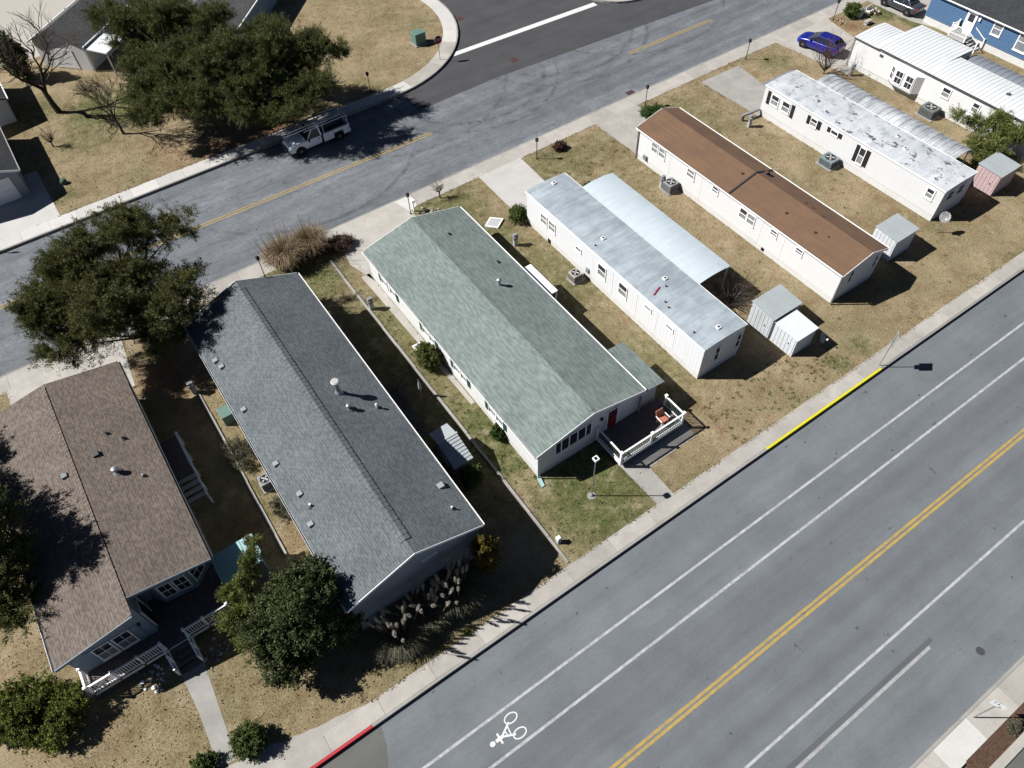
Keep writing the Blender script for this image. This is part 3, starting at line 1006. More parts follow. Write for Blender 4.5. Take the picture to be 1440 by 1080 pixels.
def ac_unit(label, x, y, mat, sx=.75, sy=.75, h=.75, fan=True, rz=0):
    o = thing('air_conditioner', label, 'air conditioner', (x, y, 0), 'air conditioning units beside the homes')
    MB().box(x - sx * .6, y - sy * .6, -.03, x + sx * .6, y + sy * .6, .07).build('pad', 'concrete_old', o)
    MB().box(x - sx / 2, y - sy / 2, .07, x + sx / 2, y + sy / 2, h).build('casing', mat, o, bevel=.03)
    q = MB()
    for k in range(7):
        z = .16 + k * (h - .26) / 7
        for a in (-1, 1):
            q.box(x - sx * .44, y + a * (sy / 2) - (.012 if a < 0 else 0), z, x + sx * .44, y + a * (sy / 2) + (.012 if a > 0 else 0), z + .035)
            q.box(x + a * (sx / 2) - (.012 if a < 0 else 0), y - sy * .44, z, x + a * (sx / 2) + (.012 if a > 0 else 0), y + sy * .44, z + .035)
    q.build('louvres', 'darkgrey', o)
    if fan:
        r = min(sx, sy) * .40
        g = MB().lathe((x, y, h), [(r, -.01), (r, .02), (r * .88, .024), (r * .86, .006)], 20).build('fan_ring', 'black', o)
        q = MB()
        for k in range(4):
            a = k * math.pi / 2 + .4
            q.hexa([(x, y, h + .008), (x + r * .8 * math.cos(a), y + r * .8 * math.sin(a), h + .008), (x + r * .8 * math.cos(a + .5), y + r * .8 * math.sin(a + .5), h + .012), (x + .04, y + .04, h + .012)],
                   [(x, y, h + .014), (x + r * .8 * math.cos(a), y + r * .8 * math.sin(a), h + .014), (x + r * .8 * math.cos(a + .5), y + r * .8 * math.sin(a + .5), h + .018), (x + .04, y + .04, h + .018)])
        q.build('fan_blades', 'lightgrey', g)
    return o


def railing(root, pts, z0, h, mat='trim', bal='trim', step=.13, post=.05, skip_posts=(), bw=.018, caps=True):
    """posts, rails and one object for each baluster along a polyline"""
    first = None
    for i, p in enumerate(pts):
        if i in skip_posts:
            continue
        q = MB().box(p[0] - post, p[1] - post, z0 - .3, p[0] + post, p[1] + post, z0 + h + .09)
        if caps:
            q.box(p[0] - post * 1.45, p[1] - post * 1.45, z0 + h + .09, p[0] + post * 1.45, p[1] + post * 1.45, z0 + h + .13)
        q.build('post', mat, root)
    for a, b in zip(pts[:-1], pts[1:]):
        A, B = Vector((a[0], a[1], 0)), Vector((b[0], b[1], 0))
        d = B - A
        L = d.length
        d.normalize()
        n_ = Vector((-d.y, d.x, 0))
        for zz, hh, ww in ((h - .05, .05, .05), (.08, .05, .03)):
            q = MB()
            a0, b0 = A + d * post, B - d * post
            q.hexa([tuple(a0 - n_ * ww + Vector((0, 0, z0 + zz))), tuple(b0 - n_ * ww + Vector((0, 0, z0 + zz))), tuple(b0 + n_ * ww + Vector((0, 0, z0 + zz))), tuple(a0 + n_ * ww + Vector((0, 0, z0 + zz)))],
                   [tuple(a0 - n_ * ww + Vector((0, 0, z0 + zz + hh))), tuple(b0 - n_ * ww + Vector((0, 0, z0 + zz + hh))), tuple(b0 + n_ * ww + Vector((0, 0, z0 + zz + hh))), tuple(a0 + n_ * ww + Vector((0, 0, z0 + zz + hh)))])
            q.build('rail', mat, root)
        t = post + step
        while t < L - post - step * .4:
            c = A + d * t
            if first is None:
                o = MB().box(-bw, -bw, .13, bw, bw, h - .05).build('baluster', bal)
                first = o.data
                o.parent = root
            else:
                o = MB().build('baluster', bal, root, mesh=first)
            og = ORG[root.name]
            o.location = (c.x - og[0], c.y - og[1], z0 - og[2])
            o.rotation_euler.z = math.atan2(d.y, d.x)
            t += step


def deck_boards(root, x0, x1, y0, y1, z, mat, along='x', bw=.14):
    q = MB()
    if along == 'x':
        y = y0
        while y < y1 - .02:
            q.box(x0, y + .006, z - .03, x1, min(y + bw, y1) - .004, z)
            y += bw
    else:
        x = x0
        while x < x1 - .02:
            q.box(x + .006, y0, z - .03, min(x + bw, x1) - .004, y1, z)
            x += bw
    o = q.build('deck_boards', mat, root)
    return o


# ------------------------------------------------------------------ tan-roofed double-wide with front porch (far left)
h0 = thing('mobile_home', 'blue-grey home under a tan shingle roof with white-railed front porch', 'house', (-9.3, 31, 0), 'homes on the lots')
# right half is set back, left half comes forward: two walls blocks and two roof slopes
XR0, ZR0, ZE0 = -9.1, 4.5, 3.7
MB().prism_y([(-13.05, .7), (XR0, .7), (XR0, ZR0 - .11), (-13.05, ZE0 - .06)], 22.42, 39.2).build('wall', 'siding_blue', h0)
MB().prism_y([(XR0, .7), (-5.1, .7), (-5.1, ZE0 - .05), (XR0, ZR0 - .11)], 24.35, 39.2).build('wall', 'siding_blue', h0)
MB().box(-13.0, 22.46, -.05, -12.95, 39.15, .7).build('skirting', 'skirt_g', h0)
MB().box(-5.2, 24.4, -.05, -5.14, 39.15, .7).build('skirting', 'skirt_g', h0)
MB().box(-12.95, 22.46, -.05, -9.2, 22.52, .7).build('skirting', 'skirt_g', h0)
r0 = MB().prism_y([(-13.25, ZE0), (-13.25, ZE0 - .08), (XR0, ZR0 - .08), (XR0, ZR0)], 21.72, 39.4).build('roof', 'sh_tan', h0)
r0b = MB().prism_y([(XR0 + .002, ZR0), (XR0 + .002, ZR0 - .08), (-4.85, ZE0 - .08), (-4.85, ZE0)], 22.85, 39.4).build('roof', 'sh_tan', h0)
q = MB()
y = 21.8
while y < 39.1:
    q.hexa([(XR0 - .2, y, ZR0 - .06), (XR0 + .03, y, ZR0 + .005), (XR0 + .03, y + .29, ZR0 + .005), (XR0 - .2, y + .29, ZR0 - .06)],
           [(XR0 - .2, y, ZR0 - .03), (XR0 + .03, y, ZR0 + .05), (XR0 + .03, y + .29, ZR0 + .03), (XR0 - .2, y + .29, ZR0 - .045)])
    y += .3
q.build('ridge_cap', 'sh_tan', r0)
q = MB()
q.box(-13.36, 21.75, ZE0 - .13, -13.255, 39.35, ZE0 - .1)
q.box(-13.36, 21.75, ZE0 - .1, -13.345, 39.35, ZE0 - .01)
q.build('gutter', 'trim', r0)
q = MB()
q.box(-4.845, 22.9, ZE0 - .13, -4.74, 39.35, ZE0 - .1)
q.box(-4.755, 22.9, ZE0 - .1, -4.74, 39.35, ZE0 - .01)
q.build('gutter', 'gutter_grey', r0b)
q = MB()
for xa, za, xb, zb, yy in ((-13.25, ZE0, XR0, ZR0, 21.69), (XR0, ZR0, -4.85, ZE0, 22.82)):
    q.hexa([(xa, yy, za - .2), (xb, yy, zb - .2), (xb, yy + .027, zb - .2), (xa, yy + .027, za - .2)], [(xa, yy, za + .01), (xb, yy, zb + .01), (xb, yy + .027, zb + .01), (xa, yy + .027, za + .01)])
q.build('fascia', 'siding_blue', r0)
def z0r(x):
    return ZE0 + (ZR0 - ZE0) * ((x + 13.25) / 4.15 if x < XR0 else (-4.85 - x) / 4.25)


pipe_vent(r0b, -7.0, 33.75, z0r(-7.0), .2, .05, 'black')
pipe_vent(r0b, -6.33, 32.95, z0r(-6.33), .22, .06, 'rust')
box_vent(r0b, -7.9, 32.5, z0r(-7.9), 'darkgrey', .2)
pipe_vent(r0b, -7.27, 30.7, z0r(-7.27), .35, .1, 'galv', .2)
pipe_vent(r0b, -6.15, 29.75, z0r(-6.15), .2, .05, 'lightgrey')
box_vent(r0, -9.75, 32.0, z0r(-9.75), 'ac_blue', .18)
pipe_vent(r0, -11.9, 35.75, z0r(-11.9), .18, .05, 'darkgrey')
# front windows with shutters on the forward half
window(h0, 'y-', 22.42, -11.88, -11.1, 1.05, 2.42, grid=True)
window(h0, 'y-', 22.42, -10.86, -10.08, 1.05, 2.42, grid=True)
for a, b in ((-12.38, -12.0), (-9.96, -9.58)):
    bx(MB(), 'y-', 22.42, a, b, 1.0, 2.5, 0, .035).build('shutter', 'siding_blue', h0)
bx(MB(), 'y-', 22.42, -9.52, -9.40, 2.3, 2.5, 0, .12).build('porch_light', 'black', h0)
# bay of three windows on the set-back half
q = MB()
bay = [(-8.75, 24.36), (-8.2, 23.72), (-6.45, 23.55), (-5.5, 24.36)]
for (a, b) in zip(bay[:-1], bay[1:]):
    q.hexa([(a[0], a[1], .55), (b[0], b[1], .55), (b[0], b[1] + .12, .55), (a[0], a[1] + .12, .55)], [(a[0], a[1], 2.7), (b[0], b[1], 2.7), (b[0], b[1] + .12, 2.7), (a[0], a[1] + .12, 2.7)])
q.slab(bay, 2.7, 2.78)
q.slab(bay, .5, .56)
bayo = q.build('bay', 'siding_blue', h0)
def skew_window(parent, ax, ay, bx_, by, v0, v1):
    A, B = Vector((ax, ay, 0)), Vector((bx_, by, 0))
    d = (B - A).normalized()
    n_ = Vector((d.y, -d.x, 0))
    def pc(u0, u1, z0, z1, n0, n1, mb):
        p = [A + d * u0 + n_ * n0, A + d * u1 + n_ * n0, A + d * u1 + n_ * n1, A + d * u0 + n_ * n1]
        mb.hexa([(k.x, k.y, z0) for k in p], [(k.x, k.y, z1) for k in p])
        return mb
    L = (B - A).length
    q = MB()
    f = .07
    for a in ((0, f, v0, v1), (L - f, L, v0, v1), (f, L - f, v1 - f, v1), (f, L - f, v0, v0 + f), (f, L - f, (v0 + v1) / 2 - .03, (v0 + v1) / 2 + .03)):
        pc(*a, .0, .06, q)
    w_ = q.build('window', 'trim', parent)
    pc(f, L - f, v0 + f, (v0 + v1) / 2 - .03, .005, .02, MB()).build('pane', 'glass', w_)
    pc(f, L - f, (v0 + v1) / 2 + .03, v1 - f, .005, .03, MB()).build('pane', 'glass', w_)
    q = MB()
    pc(L / 2 - .012, L / 2 + .012, v0 + f, v1 - f, .03, .04, q)
    q.build('muntin', 'trim', w_)


skew_window(h0, -8.08, 23.71, -7.35, 23.64, 1.15, 2.6)
skew_window(h0, -7.28, 23.63, -6.55, 23.56, 1.15, 2.6)
skew_window(h0, -6.35, 23.63, -5.65, 24.23, 1.15, 2.6)
door(h0, 'x+', XR0, 22.75, 23.65, .72, 2.75, 'glass', 'trim')
# porch
MB().box(-13.0, 21.12, .42, -5.3, 22.4, .66).build('porch_frame', 'trim', h0)
MB().box(-9.15, 22.4, .42, -5.3, 24.3, .66).build('porch_frame', 'deck', h0)
deck_boards(h0, -13.0, -5.25, 21.1, 22.4, .70, 'deck')
deck_boards(h0, -9.14, -5.25, 22.4, 23.5, .70, 'deck')
q = MB()
for x in (-13.0, -11, -9.1, -7.8, -6.4):
    q.box(x, 21.2, -.05, x + .1, 21.3, .42)
q.build('pier', 'grey', h0)
railing(h0, [(-12.95, 22.3), (-12.95, 21.17), (-11.6, 21.17), (-10.3, 21.17), (-9.08, 21.17)], .70, .92)
railing(h0, [(-7.82, 21.17), (-6.75, 21.17), (-5.4, 21.17)], .70, .92)
for k in range(4):
    y1_ = 21.1 - k * .34
    z1_ = .70 - (k + 1) * .155
    MB().box(-9.0, y1_ - .33, z1_ - .04, -7.85, y1_ - .0, z1_).build('step', 'deck', h0)
for x in (-9.06, -7.79):
    q = MB()
    q.hexa([(x - .05, 21.12, 1.5), (x + .05, 21.12, 1.5), (x + .05, 19.75, .82), (x - .05, 19.75, .82)], [(x - .05, 21.12, 1.57), (x + .05, 21.12, 1.57), (x + .05, 19.75, .89), (x - .05, 19.75, .89)])
    q.hexa([(x - .03, 21.12, .3), (x + .03, 21.12, .3), (x + .03, 19.75, .0), (x - .03, 19.75, .0)], [(x - .03, 21.12, .68), (x + .03, 21.12, .68), (x + .03, 19.75, .12), (x - .03, 19.75, .12)])
    q.build('stair_rail', 'trim', h0)
    for yy in (20.5, 19.8):
        zt = .82 + (yy - 19.75) * .496 + .12
        MB().box(x - .05, yy - .05, -.03, x + .05, yy + .05, zt).build('post', 'trim', h0)
# side stoop with blue-white hand rail
q = thing('side_stoop', 'dark wooden side stoop with white handrail and steps beside tan-roofed home', 'stoop', (-4.4, 31, 0))
MB().box(-5.1, 31.0, .3, -3.95, 34.2, .62).build('platform', 'deck', q)
deck_boards(q, -5.1, -3.95, 31.0, 34.2, .65, 'deck', 'y')
for k in range(4):
    MB().box(-5.1, 30.62 - k * .42, .48 - k * .14, -3.9, 30.95 - k * .42, .52 - k * .14).build('step', 'lightgrey', q)
m = MB()
m.box(-3.96, 30.9, 1.38, -3.80, 33.8, 1.45)
m.hexa([(-3.93, 30.9, 1.38), (-3.83, 30.9, 1.38), (-3.83, 28.6, .75), (-3.93, 28.6, .75)], [(-3.93, 30.9, 1.45), (-3.83, 30.9, 1.45), (-3.83, 28.6, .82), (-3.93, 28.6, .82)])
m.build('handrail', 'trim', q)
for yy, zt in ((33.75, 1.5), (32.3, 1.4), (30.9, 1.5), (29.7, 1.05), (28.65, .85)):
    MB().box(-3.93, yy - .05, -.03, -3.83, yy + .05, zt).build('post', 'trim', q)
# aqua lean-to shed
q = thing('shed', 'aqua ribbed metal lean-to shed attached near tan-roofed home', 'shed', (-3.8, 22.9, 0))
MB().box(-5.0, 22.2, -.03, -2.8, 23.7, 2.05).build('wall', 'aqua_dark', q)
for k in range(9):
    x = -5.08 + k * .275
    m = MB()
    m.hexa([(x, 22.05, 2.10), (x + .262, 22.05, 2.10), (x + .262, 23.85, 2.26), (x, 23.85, 2.26)], [(x, 22.05, 2.14), (x + .262, 22.05, 2.14), (x + .262, 23.85, 2.30), (x, 23.85, 2.30)])
    m.hexa([(x, 22.05, 2.14), (x + .04, 22.05, 2.14), (x + .04, 23.85, 2.30), (x, 23.85, 2.30)], [(x, 22.05, 2.17), (x + .04, 22.05, 2.17), (x + .04, 23.85, 2.33), (x, 23.85, 2.33)])
    m.build('roof_panel', 'aqua', q)

# ------------------------------------------------------------------ slate-roofed double-wide
h1 = thing('mobile_home', 'grey-sided double-wide home under a slate grey shingle roof with ridge vent', 'house', (4, 28.7, 0), 'homes on the lots')
rf = gable(h1, -.02, 7.7, 16.25, 39.4, 3.9, 5.5, 3.9, 'siding_grey', 'sh_slate', skirt='skirt_g', skirtx='skirt_g', eave=.22, rake=.25, zs=1.1)
q = MB()
y = 16.9
while y < 38.9:
    for sg in (-1, 1):
        q.hexa([(3.9, y, 5.49), (3.9 + sg * .3, y, 5.375), (3.9 + sg * .3, y + .31, 5.375), (3.9, y + .31, 5.49)], [(3.9, y, 5.545), (3.9 + sg * .3, y, 5.432), (3.9 + sg * .3, y + .31, 5.415), (3.9, y + .31, 5.53)])
    y += .315
q.build('ridge_vent', 'sh_slate', rf)
z1 = lambda x: roof_z(x, 3.9, 5.5, -.24 if x < 3.9 else 7.92, 3.9)
for x, y in ((.33, 35.2), (.47, 34.45), (.33, 30.55), (.36, 25.9), (.65, 23.25), (.35, 21.3)):
    box_vent(rf, x, y, z1(x), 'ventgrey', .17)
box_vent(rf, 7.25, 19.2, z1(7.25), 'ventgrey', .2)
pipe_vent(rf, .8, 22.2, z1(.8), .25, .06, 'trim')
pipe_vent(rf, 7.0, 17.6, z1(7.0), .25, .05, 'trim')
o = MB().lathe((5.45, 27.75, z1(5.45)), [(.28, -.15), (.22, .1), (.14, .22), (.13, .95), (.13, 1.0)], 16).build('flue', 'galv', rf, smooth=False)
MB().lathe((5.45, 27.75, z1(5.45) + 1.0), [(.12, 0), (.27, .02), (.27, .1), (.2, .15)], 16).build('flue_cap', 'lightgrey', o)
pipe_vent(rf, 5.42, 26.3, z1(5.42), .3, .09, 'galv', .16)
pipe_vent(rf, 6.9, 25.85, z1(6.9), .26, .06, 'trim', .09)
q = MB()
bx(q, 'y-', 16.25, 4.25, 5.1, 3.50, 3.54, 0, .03)
bx(q, 'y-', 16.25, 4.25, 5.1, 3.66, 3.70, 0, .03)
bx(q, 'y-', 16.25, 4.21, 4.25, 3.50, 3.70, 0, .03)
bx(q, 'y-', 16.25, 5.1, 5.14, 3.50, 3.70, 0, .03)
g = q.build('gable_vent', 'trim', h1)
bx(MB(), 'y-', 16.25, 4.25, 5.1, 3.54, 3.66, 0, .012).build('louvre', 'siding_grey', g)
bx(MB(), 'y-', 16.25, .35, .5, .9, 1.1, 0, .04).build('outlet_box', 'black', h1)
for u in (20.5, 26, 33.5, 37.5):
    window(h1, 'x+', 7.7, u, u + .8, 2.0, 3.2)
    window(h1, 'x-', -.02, u - 1, u - .2, 2.0, 3.2)
# side deck of that home
q = thing('side_deck', 'small weathered side deck with rails in the shade of slate-roofed home', 'deck', (8.8, 27.4, 0))
MB().box(7.75, 26.0, .3, 9.5, 29.2, .55).build('platform', 'deck_grey', q)
deck_boards(q, 7.75, 9.5, 26.0, 29.2, .6, 'deck_grey', 'y')
railing(q, [(8.2, 29.15), (9.45, 29.15), (9.45, 27.5)], .6, .9, 'deck_grey', 'deck_grey', .16)
for k in range(3):
    MB().box(8.4, 25.7 - k * .3, .38 - k * .15, 9.4, 26.0 - k * .3, .42 - k * .15).build('step', 'deck_grey', q)
# small grey shed between homes
q = thing('shed', 'small shed with grey ribbed gable roof between slate-roofed and green-roofed homes', 'shed', (9.75, 22.6, 0))
MB().box(9.18, 21.3, -.03, 10.28, 23.95, 1.55).build('wall', 'grey', q)
for (ya, za, yb, zb, nn) in ((21.1, 1.55, 22.95, 2.05, 8), (22.95, 2.05, 24.15, 1.65, 1)):
    for k in range(nn):
        t0, t1 = k / nn, (k + 1) / nn
        y0_, y1_ = ya + (yb - ya) * t0, ya + (yb - ya) * t1 - .006
        z0_, z1_ = za + (zb - za) * t0, za + (zb - za) * t1
        m = MB()
        up = .045 if nn > 1 else 0
        m.hexa([(9.05, y0_, z0_ - .04), (10.4, y0_, z0_ - .04), (10.4, y1_, z1_ - .04), (9.05, y1_, z1_ - .04)], [(9.05, y0_, z0_ + up), (10.4, y0_, z0_ + up), (10.4, y1_, z1_), (9.05, y1_, z1_)])
        m.build('roof_panel', 'shedroof', q)
MB().box(9.0, 22.9, 2.05, 10.45, 23.0, 2.09).build('ridge_cap', 'lightgrey', q)
bx(MB(), 'x-', 9.18, 22.2, 23.0, .05, 1.5, 0, .03).build('door', 'lightgrey', q)

# ------------------------------------------------------------------ green-roofed double-wide with deck
h2 = thing('mobile_home', 'white double-wide home under a pale green shingle roof with green shutters', 'house', (17.3, 29, 0), 'homes on the lots')
rf = gable(h2, 13.3, 21.3, 18.45, 39.95, 2.72, 3.72, 17.35, 'siding', 'sh_green', eave=.2, rake=.15, zs=.6, ridge=.025)
z2 = lambda x: roof_z(x, 17.35, 3.72, 13.1 if x < 17.35 else 21.5, 2.72)
for x, y in ((18.85, 37.2), (20.3, 32.95)):
    pipe_vent(rf, x, y, z2(x), .14, .06, 'black')
o = MB().lathe((18.95, 30.75, z2(18.95)), [(.2, -.1), (.13, .08), (.1, .3), (.1, .42), (.17, .45), (.17, .55), (.08, .62)], 14).build('vent_cowl', 'galv', rf)
for u0, u1 in ((37.2, 38.0), (35.9, 36.7), (31.25, 32.0), (30.4, 31.1), (27.15, 27.9), (26.35, 27.05), (22.95, 23.7), (22.15, 22.85)):
    window(h2, 'x-', 13.3, u0, u1, 1.05, 2.25, fw=.05)
for a in (38.12, 35.5, 32.15, 30.0, 28.05, 25.95, 23.85, 21.75):
    q = MB()
    bx(q, 'x-', 13.3, a, a + .32, 1.0, 2.3, 0, .035)
    for k in range(8):
        bx(q, 'x-', 13.3, a + .04, a + .28, 1.06 + k * .15, 1.14 + k * .15, .035, .048)
    q.build('shutter', 'shutter_green', h2)
bx(MB(), 'x-', 13.3, 29.4, 29.55, 1.0, 1.25, 0, .1).build('meter', 'black', h2)
# bank of five front windows
q = MB()
us = [14.6, 15.05, 15.65, 16.3, 16.92, 17.36]
for a in us:
    bx(q, 'y-', 18.45, a - .035, a + .035, 1.45, 2.62, 0, .055)
bx(q, 'y-', 18.45, 14.565, 17.395, 2.62, 2.7, 0, .06)
bx(q, 'y-', 18.45, 14.565, 17.395, 1.37, 1.45, 0, .07)
wf = q.build('window', 'trim', h2)
for a, b in zip(us[:-1], us[1:]):
    bx(MB(), 'y-', 18.45, a + .035, b - .035, 1.45, 2.62, 0, .02).build('pane', 'glass', wf)
d_ = door(h2, 'y-', 18.45, 18.65, 19.4, .68, 2.55, 'red', 'trim')
q = MB()
for k in range(3):
    bx(q, 'y-', 18.45, 18.73 + k * .22, 18.87 + k * .22, 1.75, 2.42, .05, .062)
q.build('pane', 'glass', d_)
bx(MB(), 'y-', 18.45, 18.05, 18.2, 2.2, 2.42, 0, .14).build('porch_light', 'black', h2)
m = MB()
m.hexa([(13.2, 18.35, 0), (13.42, 18.35, 0), (13.3, 17.7, 0), (13.08, 17.7, 0)], [(13.2, 18.35, .16), (13.42, 18.35, .16), (13.3, 17.7, .07), (13.08, 17.7, .07)])
tag(m.build('downspout_splash', 'aqua'), 'aqua downspout splash block on grass at corner of green-roofed home', 'splash block')
MB().tube((13.25, 18.36, .1), (13.25, 18.36, 2.6), .04, .04, 8).build('downspout', 'trim', h2)
# right-hand addition
MB().prism_y([(21.3, -.05), (22.85, -.05), (22.85, 2.28), (21.3, 2.5)], 18.6, 22.2).build('addition', 'siding', h2)
MB().prism_y([(21.28, 2.5), (21.28, 2.56), (23.15, 2.33), (23.15, 2.27)], 18.3, 22.35).build('addition_roof', 'sh_green', h2)
MB().box(21.3, 28.85, 2.05, 22.6, 32.15, 2.14).build('awning', 'trim', h2)
q = MB()
for yy in (28.95, 32.05):
    q.box(22.5, yy - .04, -.03, 22.58, yy + .04, 2.05)
q.build('awning_post', 'trim', h2)
MB().box(21.3, 28.9, -.05, 22.5, 31.9, .5).build('stoop', 'concrete_old', h2)
for u in (34.8, 25.5):
    window(h2, 'x+', 21.3, u, u + .9, 1.2, 2.3)
MB().box(21.3, 22.4, .4, 22.3, 28.6, .6).build('side_ramp', 'deck_grey', h2)
# deck in front
dk = thing('front_deck', 'raised dark wooden deck with white posts and rails before green-roofed home', 'deck', (20.3, 17.2, 0))
MB().box(17.85, 16.0, .36, 22.95, 16.1, .6).build('rim_board', 'trim', dk)
MB().box(17.8, 16.0, .36, 17.9, 18.3, .6).build('rim_board', 'trim', dk)
MB().box(22.9, 16.1, .36, 22.98, 18.3, .6).build('rim_board', 'trim', dk)
deck_boards(dk, 17.85, 22.95, 16.05, 18.4, .64, 'deck')
q = MB()
for x in (18.0, 19.6, 21.3, 22.7):
    for y in (16.2, 18.0):
        q.box(x, y, -.03, x + .1, y + .1, .36)
q.build('pier', 'deck', dk)
railing(dk, [(17.86, 18.35), (17.86, 16.06), (20.3, 16.06), (22.9, 16.06), (22.9, 17.7)], .64, .95, 'trim', 'green_dark', .14, .065)
MB().box(21.1, 18.2, .64, 21.22, 18.32, 2.3).build('roof_post', 'grey', dk)
ch = thing('patio_chair', 'orange-red cushioned patio chair on the dark front deck', 'chair', (21.9, 16.75, .64))
MB().box(21.55, 16.5, 1.0, 22.15, 17.0, 1.1).build('seat', 'orange', ch, bevel=.03)
m = MB()
m.hexa([(21.55, 16.98, 1.05), (22.15, 16.98, 1.05), (22.15, 17.06, 1.05), (21.55, 17.06, 1.05)], [(21.55, 17.15, 1.6), (22.15, 17.15, 1.6), (22.15, 17.22, 1.6), (21.55, 17.22, 1.6)])
m.build('backrest', 'orange', ch, bevel=.03)
for x, y in ((21.58, 16.53), (22.1, 16.53), (21.58, 16.96), (22.1, 16.96)):
    MB().box(x - .02, y - .02, .64, x + .02, y + .02, 1.02).build('leg', 'trim', ch)
for x in (21.52, 22.18):
    MB().box(x - .025, 16.5, 1.24, x + .025, 17.05, 1.28).build('armrest', 'trim', ch)
pt = thing('planter_pot', 'pale dried plant in small pot hung on the white deck rail', 'plant pot', (20.35, 16.0, .64))
MB().lathe((20.45, 16.2, .64), [(.1, 0), (.15, .28), (.16, .3)], 10).build('pot', 'terracotta', pt)

# ------------------------------------------------------------------ single-wide homes with flat arched roofs
def arched_roof(root, x0, x1, y0, y1, ze, rise, mat, name='roof', n=8, t=.06, rib=0.0):
    pts = []
    for k in range(n + 1):
        u = k / n
        pts.append((x0 + (x1 - x0) * u, ze + rise * (1 - (2 * u - 1) ** 2)))
    poly_ = pts + [(p[0], p[1] - t) for p in reversed(pts)]
    q = MB()
    for k in range(n):
        a, b = pts[k], pts[k + 1]
        q.hexa([(a[0], y0, a[1] - t), (b[0], y0, b[1] - t), (b[0], y1, b[1] - t), (a[0], y1, a[1] - t)], [(a[0], y0, a[1]), (b[0], y0, b[1]), (b[0], y1, b[1]), (a[0], y1, a[1])])
        if rib:
            q.hexa([(a[0], y0, a[1]), (b[0], y0, b[1]), (b[0], y0 + .05, b[1]), (a[0], y0 + .05, a[1])], [(a[0], y0, a[1] + rib), (b[0], y0, b[1] + rib), (b[0], y0 + .05, b[1] + rib), (a[0], y0 + .05, a[1] + rib)])
    return q.build(name, mat, root)


def single(root, x0, x1, y0, y1, zt, wall, roof, rise=.12, skirt='skirt', skirtx='skirtx', over=.06, zs=.55):
    MB().box(x0, y0, zs, x1, y1, zt - .06).build('wall', wall, root)
    MB().box(x0 + .03, y0 + .03, -.05, x0 + .07, y1 - .03, zs).build('skirting', skirt, root)
    MB().box(x1 - .07, y0 + .03, -.05, x1 - .03, y1 - .03, zs).build('skirting', skirt, root)
    MB().box(x0 + .07, y0 + .03, -.05, x1 - .07, y0 + .07, zs).build('skirting', skirtx, root)
    MB().box(x0 + .07, y1 - .07, -.05, x1 - .07, y1 - .03, zs).build('skirting', skirtx, root)
    for s_ in (x0 - over - .03, x1 + over):
        MB().box(s_, y0 - over, zt - .1, s_ + .03, y1 + over, zt + .012).build('drip_edge', 'trim', root)
    # end walls close the arch
    n = 8
    for ya, yb in ((y0, y0 + .05), (y1 - .05, y1)):
        q = MB()
        pts = [(x0 + (x1 - x0) * k / n, zt + rise * (1 - (2 * k / n - 1) ** 2) - .062) for k in range(n + 1)]
        q.prism_y([(x0, zt - .061)] + pts[1:-1] + [(x1, zt - .061)], ya, yb)
        q.build('end_cap', wall, root)
    return arched_roof(root, x0 - over, x1 + over, y0 - over, y1 + over, zt, rise, roof)


def roof_hatch(rf, x, y, z, s=.17, mat='trim', top='trim_dark'):
    o = MB().box(x - s, y - s, z - .05, x + s, y + s, z + .09).build('roof_vent', mat, rf, bevel=.02)
    MB().box(x - s * .5, y - s * .5, z + .09, x + s * .5, y + s * .5, z + .12).build('vent_cover', top, o)
    return o


h3 = thing('mobile_home', 'white single-wide home with weathered blue-grey metal roof beside a pale arched carport', 'house', (28.4, 28.3, 0), 'homes on the lots')
rf = single(h3, 26.42, 30.1, 18.28, 38.0, 3.15, 'siding_v', 'whiteroof')
zr3 = lambda x: 3.15 + .12 * (1 - (2 * (x - 26.36) / 3.8 - 1) ** 2)
for x, y in ((28.6, 37.4), (27.7, 30.2), (28.55, 24.5), (28.35, 19.1)):
    roof_hatch(rf, x, y, zr3(x), .15)
for x, y in ((26.8, 30.0), (28.1, 23.9), (27.1, 22.85), (26.95, 22.35), (26.8, 19.75)):
    pipe_vent(rf, x, y, zr3(x), .14, .05, 'rust', flash=False)
m = MB()
m.hexa([(26.95, 23.75, 3.2), (27.75, 24.05, 3.24), (27.72, 24.15, 3.24), (26.92, 23.85, 3.2)], [(26.95, 23.75, 3.26), (27.75, 24.05, 3.3), (27.72, 24.15, 3.3), (26.92, 23.85, 3.26)])
m.build('roof_patch', 'sign_red', rf)
for u0, u1, v0, v1, sp in ((35.35, 36.05, 1.5, 2.35, True), (34.3, 35.0, 1.5, 2.35, True), (31.1, 31.65, 1.95, 2.2, False), (28.2, 29.0, 1.45, 2.5, True), (25.85, 26.65, 1.45, 2.5, True), (23.35, 23.95, 2.3, 2.5, False), (21.15, 21.75, 2.3, 2.5, False)):
    window(h3, 'x-', 26.42, u0, u1, v0, v1, split=sp, low='glass_light', glass='glass_light' if u0 > 34 else 'glass', fw=.06)
for u in (24.8, 22.7, 27.4, 20.9):
    bx(MB(), 'x-', 26.42, u, u + .04, .6, 2.85, 0, .02).build('wall_batten', 'trim', h3)
bx(MB(), 'x-', 26.42, 34.85, 35.15, .02, .42, 0, .03).build('crawl_vent', 'black', h3)
bx(MB(), 'x-', 26.42, 30.0, 30.3, .7, 1.1, 0, .12).build('meter', 'grey', h3)
window(h3, 'y-', 18.28, 27.6, 27.98, 1.2, 2.45, low='glass')
window(h3, 'y-', 18.28, 29.55, 29.93, 1.2, 2.45, low='glass')
door(h3, 'x+', 30.1, 27, 27.9, .65, 2.6)
c3 = thing('carport', 'pale blue arched metal carport roof beside the single-wide with weathered roof', 'carport', (32.1, 29.7, 0), 'arched carports')
n_ = 22
